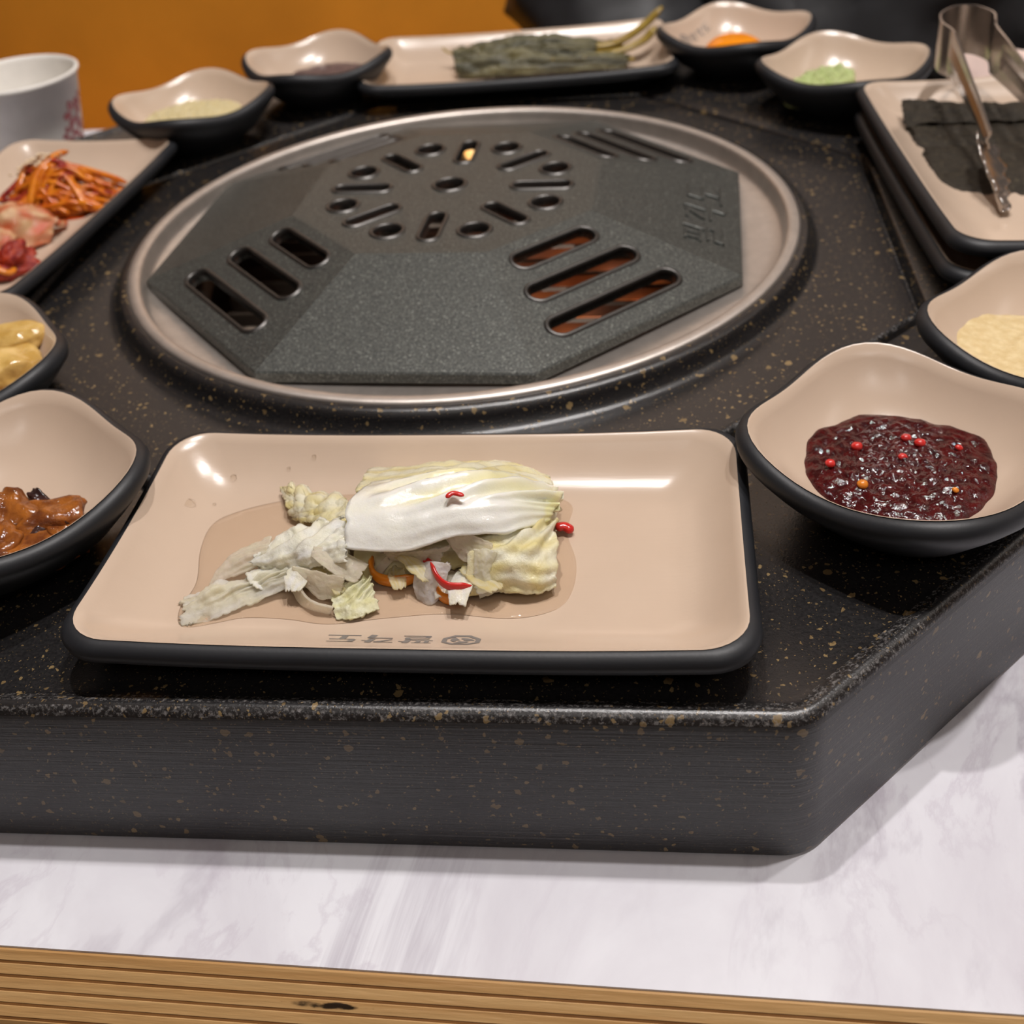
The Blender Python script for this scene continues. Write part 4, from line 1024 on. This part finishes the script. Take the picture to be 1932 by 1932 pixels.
hd_e = [(0, 1), (1, 2), (2, 3), (3, 4), (2, 5), (5, 6), (6, 7), (2, 8), (8, 9), (9, 10)]
for sx, wr in ((1, 7), (-1, 10)):       # palm, four fingers of unequal length, thumb from the palm's side
    hd_j.append(((sx*.09, -.19, .605), (.036, .016))); palm = len(hd_j)-1; hd_e.append((wr, palm))
    for f, (ox, L) in enumerate(((-.028, .062), (-.009, .072), (.010, .068), (.028, .052))):
        hd_j.append(((sx*(.07+ox*.9), -.225+abs(ox)*.25, .603), .009)); a = len(hd_j)-1; hd_e.append((palm, a))
        hd_j.append(((sx*(.055+ox), -.225-L*.55, .600), .0085)); hd_e.append((a, a+1))
        hd_j.append(((sx*(.050+ox), -.225-L*.9, .585), .0075)); hd_e.append((a+1, a+2))
    hd_j.append(((sx*.055, -.17, .607), .011)); a = len(hd_j)-1; hd_e.append((palm, a)); hd_j.append(((sx*.032, -.20, .600), .009)); hd_e.append((a, a+1))
body = skin('body', hd_j, hd_e, M['skin'], pr, 2)
bm = bmesh.new(); bm.from_mesh(body.data)
hv = bmesh.ops.create_uvsphere(bm, u_segments=48, v_segments=40, radius=1)['verts']
def gs(d, r): return math.exp(-(d/r)**2)
for v in hv:
    x, y, z = v.co; nx = x*.074; ny = y*.092; nz = z*.112
    if z < 0: nx *= 1-.22*(-z)**1.6; ny = ny*(1-.12*(-z)) - .006*(-z)
    if y < 0:
        ny -= .024*gs(nx, .011)*gs(nz+.020, .020)+.010*gs(nx, .008)*gs(nz, .030)              # nose
        ny += .010*(gs(abs(nx)-.030, .014)*gs(nz-.004, .011))                                 # eye sockets
        ny -= .005*gs(abs(nx), .050)*gs(nz-.024, .010)                                        # brow
        ny -= .006*gs(nx, .022)*(gs(nz+.050, .005)+gs(nz+.062, .006))-.004*gs(nx, .024)*gs(nz+.0560, .0025)  # lips
        ny -= .006*gs(nx, .020)*gs(nz+.090, .014)                                             # chin
    nx += (1 if x > 0 else -1)*.016*gs(ny-.008, .012)*gs(nz+.005, .028)*(1 if abs(x) > .8 else 0)    # ears
    v.co = Vector((nx, ny-.012, nz+1.255))
for f in bm.faces: f.smooth = True
bm.to_mesh(body.data); bm.free()
for sx in (-1, 1):
    obj('eye', shift(lathe([(.0001, -.0115), (.006, -.0098), (.0105, -.0045), (.0115, 0), (.0105, .0045), (.006, .0098), (.0001, .0115)], 20), (sx*.030, -.080, 1.259)), M['paper'], pr)
    obj('iris', shift(lathe([(.0001, -.0045), (.0032, -.0032), (.0045, 0), (.0032, .0032), (.0001, .0045)], 16), (sx*.030, -.0885, 1.258)), M['hair'], pr)
    obj('eyebrow', tube([(sx*.015, -.105, 1.280), (sx*.030, -.105, 1.284), (sx*.046, -.094, 1.279)], .0028, 12, 6, .8), M['hair'], pr)
skin('trousers', [((0, 0, .53), .15), ((.10, -.10, .53), .09), ((.12, -.42, .52), .065), ((.12, -.40, .10), .05), ((.12, -.46, .06), .04), ((-.10, -.10, .53), .09), ((-.12, -.42, .52), .065), ((-.12, -.40, .10), .05), ((-.12, -.46, .06), .04)],
     [(0, 1), (1, 2), (2, 3), (3, 4), (0, 5), (5, 6), (6, 7), (7, 8)], M['trousers'], pr, 2)
skin('jacket', [((0, .0, .56), (.20, .17)), ((0, .02, .68), (.20, .17)), ((0, .03, .82), (.20, .165)), ((0, .03, .98), (.17, .14)), ((0, .02, 1.06), (.09, .09)),
                ((.19, .02, 1.00), .085), ((.275, -.02, .80), .080), ((.24, -.10, .70), .078), ((.13, -.16, .64), .058),
                ((-.19, .02, 1.00), .085), ((-.275, -.02, .80), .080), ((-.24, -.10, .70), .078), ((-.13, -.16, .64), .058)],
     [(0, 1), (1, 2), (2, 3), (3, 4), (3, 5), (5, 6), (6, 7), (7, 8), (3, 9), (9, 10), (10, 11), (11, 12)], M['jacket'], pr, 5, .022, 11, 2, 4)
bm = bmesh.new(); bmesh.ops.create_uvsphere(bm, u_segments=48, v_segments=32, radius=1)
bmesh.ops.delete(bm, geom=[v for v in bm.verts if v.co.z < -.55 or (v.co.y < -.15 and v.co.z < .50-.12*noise.noise(v.co*9)) or (abs(v.co.y) <= .15 and v.co.z < .0)], context='VERTS')
for v in bm.verts:
    q = 1+.02*noise.noise(Vector((v.co.x*22, v.co.y*22, v.co.z*3)))
    v.co = Vector((v.co.x*.084*q, v.co.y*.104*q-.010, v.co.z*.122*q+1.257))
sh = obj('hair', bm, M['hair'], pr); sd_ = sh.modifiers.new('thick', 'SOLIDIFY'); sd_.thickness = .008
